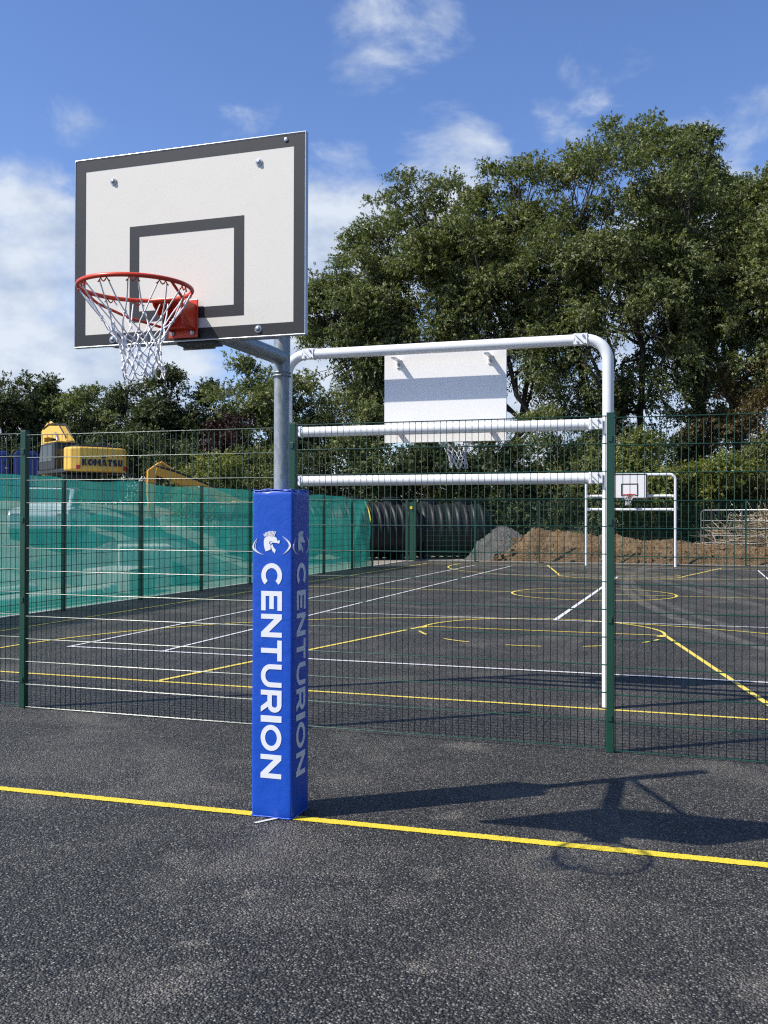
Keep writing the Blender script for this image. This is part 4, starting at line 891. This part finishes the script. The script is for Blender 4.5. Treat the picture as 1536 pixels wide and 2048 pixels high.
def plant(name, label, cat, pos, H, RX, zc0, leafm, leaf, nclump, nper, seed, stems=1, bright=0.0, rc=.9, group=None, shape='round', hollow=.5, lean=0, ry=None, droop=.45, trunk_r=None, spread=.12):
    """pos = base point; H = height above base; RX = crown half-width; zc0 = height of the crown's underside"""
    rr = random.Random(seed); rs = np.random.RandomState(seed)
    t_ = thing(name, label, cat, pos, 0, group); ry = ry or RX*.85
    cz = (H+zc0)/2; hz = (H-zc0)/2; f = vnoise(seed+7); C = []
    while len(C) < nclump:
        d = rs.normal(size=3); d /= np.linalg.norm(d); r = hollow+(1-hollow)*rs.rand()**.7 if rs.rand() < .82 else rs.rand()
        az = math.atan2(d[1], d[0]); lump = 1+.055*f(az*1.6, d[2]*2.4, 1.0)+.05*f(az*4, d[2]*6, 1.0)
        z = d[2]*hz*r*lump
        wz = 1.0
        if shape == 'cone': wz = max(.08, 1-(z/hz*.5+.5)*.95)*1.25
        elif shape == 'dome': wz = 1.0 if z > 0 else 1.0-.15*(z/hz)**2
        C.append((d[0]*RX*r*lump*wz+lean*(z+hz)/(2*hz), d[1]*ry*r*lump*wz, cz+z*.96))
    C = np.array(C)
    if shape != 'cone':
        nbg = max(6, nclump//5); B = C[:nbg]; rb = (RX*.24+.15)*(.75+.55*rs.rand(nbg)); ib = rs.randint(0, nbg, nclump)
        o_ = B-np.array([0, 0, cz-hz*.4]); o_ /= np.linalg.norm(o_, axis=1)[:, None]+1e-6
        dd_ = rs.normal(size=(nclump, 3)); dd_ /= np.linalg.norm(dd_, axis=1)[:, None]; dd_ = dd_*.8+o_[ib]*.55; dd_[:, 2] += .3; dd_ /= np.linalg.norm(dd_, axis=1)[:, None]
        C = B[ib]*np.array([.9, .9, 1])-np.array([0, 0, .5])*rb[ib][:, None]+dd_*(rb[ib]*(.75+.3*rs.rand(nclump)))[:, None]
        C[:, 2] = np.minimum(C[:, 2], H-.2)
    if shape == 'shrub': C[:, 2] = np.maximum(C[:, 2], .25)
    Rc = rc*(.6+.75*rs.rand(nclump)); Rc *= np.where(C[:, 2] > H*.9, .75, 1)
    me = leaf_mesh('crown', C, Rc, nper, leaf, seed+1, np.array([0, 0, cz-hz*.25]), bright, droop); link('crown', me, leafm, t_)
    A = MB(); tr = trunk_r or max(.05, H*.016)
    tips = []
    for s in range(stems):
        a = 6.28*s/stems+rr.random(); b0 = Vector((math.cos(a), math.sin(a), 0))*(0 if stems == 1 else RX*.10); top = b0+Vector((math.cos(a)*RX*spread*2, math.sin(a)*RX*spread, zc0+hz*(.75+.3*rr.random())))
        tips.append(limb(A, b0+Vector((0, 0, -.15)), top, tr*(1 if stems == 1 else .8), tr*.35, rr, 7, 0, 9))
    A.build('trunk', 'bark', t_, True)
    A = MB(); order = rs.permutation(nclump); nb = min(nclump, 16 if H > 7 else 8); mains = []
    for i in order[:nb]:
        path = tips[rr.randrange(stems)]; q = path[rr.randrange(3, len(path)-1)]; tgt = Vector(C[i])
        mains.append(limb(A, q, tgt, tr*.36, tr*.09, rr, 5, .18, 5))
    for i in order[nb:nb+(int(nclump*.5) if H > 7 else 12)]:
        tgt = Vector(C[i]); best = min((p for m_ in mains for p in m_[1:4]), key=lambda p: (p-tgt).length); limb(A, best, tgt, tr*.12, tr*.04, rr, 3, .1, 4)
    A.build('branches', 'bark', t_, True)
    return t_
def plant_px(name, label, cat, x, top, width, bottom, depth, leafm, leaf, nclump, nper, seed, base=None, **kw):
    depth += 4.0; p = at(x, 1024, depth); z0 = ht(p.x, p.y) if base is None else base
    zt = CAM.z+(horiz(x)-top)/F_PX*depth; zb = CAM.z+(horiz(x)-bottom)/F_PX*depth
    return plant(name, label, cat, (p.x, p.y, z0), zt-z0, width/2/F_PX*depth, max(.15, zb-z0), leafm, leaf, nclump, nper, seed, **kw)
G1 = 'ash trees behind the far end of the court'
AT = [(705, 505, 225, 830, 47, 'ash tree with the lowest crown of the row, beside the framed backboard', 165, 101, {}),
      (855, 352, 330, 790, 48, 'rounded ash tree between the lowest crown and the multi-stemmed ash', 230, 102, {}),
      (1020, 300, 300, 770, 46, 'ash tree with several dark stems showing beside the blank board back', 190, 103, dict(stems=4, spread=.16, trunk_r=.26)),
      (1225, 222, 400, 830, 44, 'tallest broad ash tree with the highest crown of the row', 290, 104, dict(stems=3, spread=.2, trunk_r=.28)),
      (1375, 226, 200, 760, 47, 'narrower ash tree close against the tallest ash, away from the goals', 150, 105, {}),
      (1450, 318, 180, 820, 50, 'ash tree set back in the gap beyond the narrower ash', 130, 106, {}),
      (1575, 300, 270, 830, 42, 'ash tree with yellowish shoots furthest along from the framed backboard', 210, 107, dict(bright=.2))]
for (x, tp, w, bt, dp, lb, nc, sd, kw) in AT:
    plant_px('ash_tree', lb, 'tree', x, tp-4, w*1.06, bt, dp, 'leaf_ash', .165, int(nc*2.35), 216, sd, rc=.62, group=G1, hollow=.45, **kw)
LT = [('round_tree', 525, 685, 165, 1000, 43, 'leaf_ash', 'round leafy tree directly behind the galvanised pole', 90, 111, 'round'),
      ('round_tree', -5, 742, 150, 960, 44, 'leaf_dark', 'dark tree above the blue portable toilet that stands apart', 80, 112, 'round'),
      ('conifer_tree', 95, 758, 90, 960, 46, 'leaf_dark', 'small pointed conifer behind the boom of the lettered excavator', 70, 113, 'cone'),
      ('round_tree', 165, 780, 150, 970, 45, 'leaf_ash', 'mid green tree standing behind the lettered counterweight', 85, 114, 'round'),
      ('round_tree', 250, 755, 110, 930, 49, 'leaf_dark', 'thin see-through tree between two denser trees below the basketball net', 38, 115, 'round'),
      ('round_tree', 335, 748, 150, 960, 46, 'leaf_dark', 'dense rounded tree above the orange excavator arm', 90, 116, 'round'),
      ('round_tree', 423, 768, 105, 960, 47, 'leaf_dark', 'dark tree next to the round tree behind the pole', 60, 117, 'round')]
for (nm, x, tp, w, bt, dp, lm, lb, nc, sd, shp) in LT:
    plant_px(nm, lb, 'tree', x, tp-8, w*1.1, bt, dp, lm, .16, int(nc*2.0), 171, sd, rc=.58, group='trees along the building site', hollow=.35, shape=shp)
SH = [(600, 795, 170, 42, 'leaf_dark', 'dark shrub tucked behind the goal bars next to the pole', 70, 121),
      (735, 775, 130, 41.5, 'leaf_ash', 'upright pale green shrub beside the blank board back', 55, 122),
      (660, 880, 200, 40.5, 'leaf_dark', 'wide dark shrub above the loose netting end', 70, 123),
      (850, 870, 190, 41, 'leaf_dark', 'dark shrub below the blank board back', 70, 124),
      (985, 825, 180, 41, 'leaf_dark', 'dark shrub in front of the multi-stemmed ash', 70, 125),
      (930, 975, 130, 41.5, 'leaf_bright', 'low bright shrub just above the tank by the gravel', 45, 126),
      (1120, 800, 190, 40.5, 'leaf_ash', 'leafy shrub between the multi-stemmed ash and the tall fence post', 70, 127),
      (1190, 745, 190, 43, 'leaf_dark', 'tall dark shrub right behind the goal upright', 90, 128),
      (1288, 842, 130, 38.5, 'leaf_bright', 'bright yellow-green shrub above the far basketball board', 70, 129),
      (1215, 900, 100, 38.8, 'leaf_ash', 'small shrub at the foot of the bright yellow-green one', 40, 130),
      (1370, 770, 210, 42.5, 'leaf_dark', 'broad dark shrub behind the bright yellow-green one', 90, 131),
      (1430, 885, 120, 39.2, 'leaf_bright', 'small bright shrub over the temporary barrier', 45, 132),
      (1500, 700, 220, 41, 'leaf_dry', 'tall shrub of brownish dry leaves above the brush pile', 80, 133),
      (1560, 840, 170, 39.5, 'leaf_ash', 'green shrub growing over the brush pile', 60, 134),
      (1340, 960, 190, 39.5, 'leaf_dark', 'low dark shrub behind the far goal', 60, 135),
      (1060, 960, 190, 39.5, 'leaf_dark', 'low dark shrub behind the gravel heap', 60, 136),
      (455, 805, 85, 41.5, 'leaf_purple', 'dark purple-leaved shrub near the pole', 45, 137),
      (425, 890, 130, 37, 'leaf_bright', 'yellow-green shrub standing beside the orange excavator arm', 55, 138),
      (520, 880, 130, 40, 'leaf_ash', 'grey-green shrub behind the pad of the basketball post', 55, 139),
      (270, 850, 190, 43, 'leaf_dark', 'dark shrub between the two excavators', 70, 140),
      (370, 870, 150, 42, 'leaf_dark', 'dark shrub behind the orange excavator arm', 60, 141),
      (130, 850, 190, 44, 'leaf_dark', 'dark shrub behind the lettered excavator', 60, 142),
      (20, 860, 170, 43, 'leaf_dark', 'dark shrub behind the blue portable toilets', 60, 143),
      (800, 915, 170, 43.5, 'leaf_dark', 'dark shrub behind the paired gate posts', 60, 144),
      (1470, 930, 180, 41.5, 'leaf_dark', 'dark shrub behind the temporary barrier', 60, 145),
      (1230, 960, 150, 42.5, 'leaf_dark', 'low dark shrub behind the far basketball board', 50, 146)]
for (x, tp, w, dp, lm, lb, nc, sd) in SH:
    plant_px('shrub', lb, 'shrub', x, tp, w, horiz(x)+10, dp, lm, .15, int(nc*1.6), 162, sd, rc=.52, group='shrubs in front of the trees', hollow=.3, shape='shrub', stems=3, trunk_r=.05, droop=.3, bright=.0)
# the wood behind, only its mass shows between the nearer trunks; then an added unseen row
rs = np.random.RandomState(77); C = []
for i in range(800):
    x = -75+rs.rand()*110; y = 60+rs.rand()*8; C.append((x, y+4, .6+rs.rand()*(6.4+1.4*math.sin(x*.21))))
for i in range(520):  # unseen row beside the court, added to cut sky fill on side faces
    y = -12+rs.rand()*70; x = 21+rs.rand()*7; C.append((x, y, .5+rs.rand()*(11+1.5*math.sin(y*.3))))
C = np.array(C); me = leaf_mesh('wood', C, 1.0+rs.rand(len(C))*.8, 90, .42, 78, np.array([-20, 90, 0])); o = link('distant_wood_and_fill_screen', me, 'leaf_dark'); tag(o, 'dark mass of distant wood behind the trees, with an added unseen row that cuts sky fill', kind='stuff')
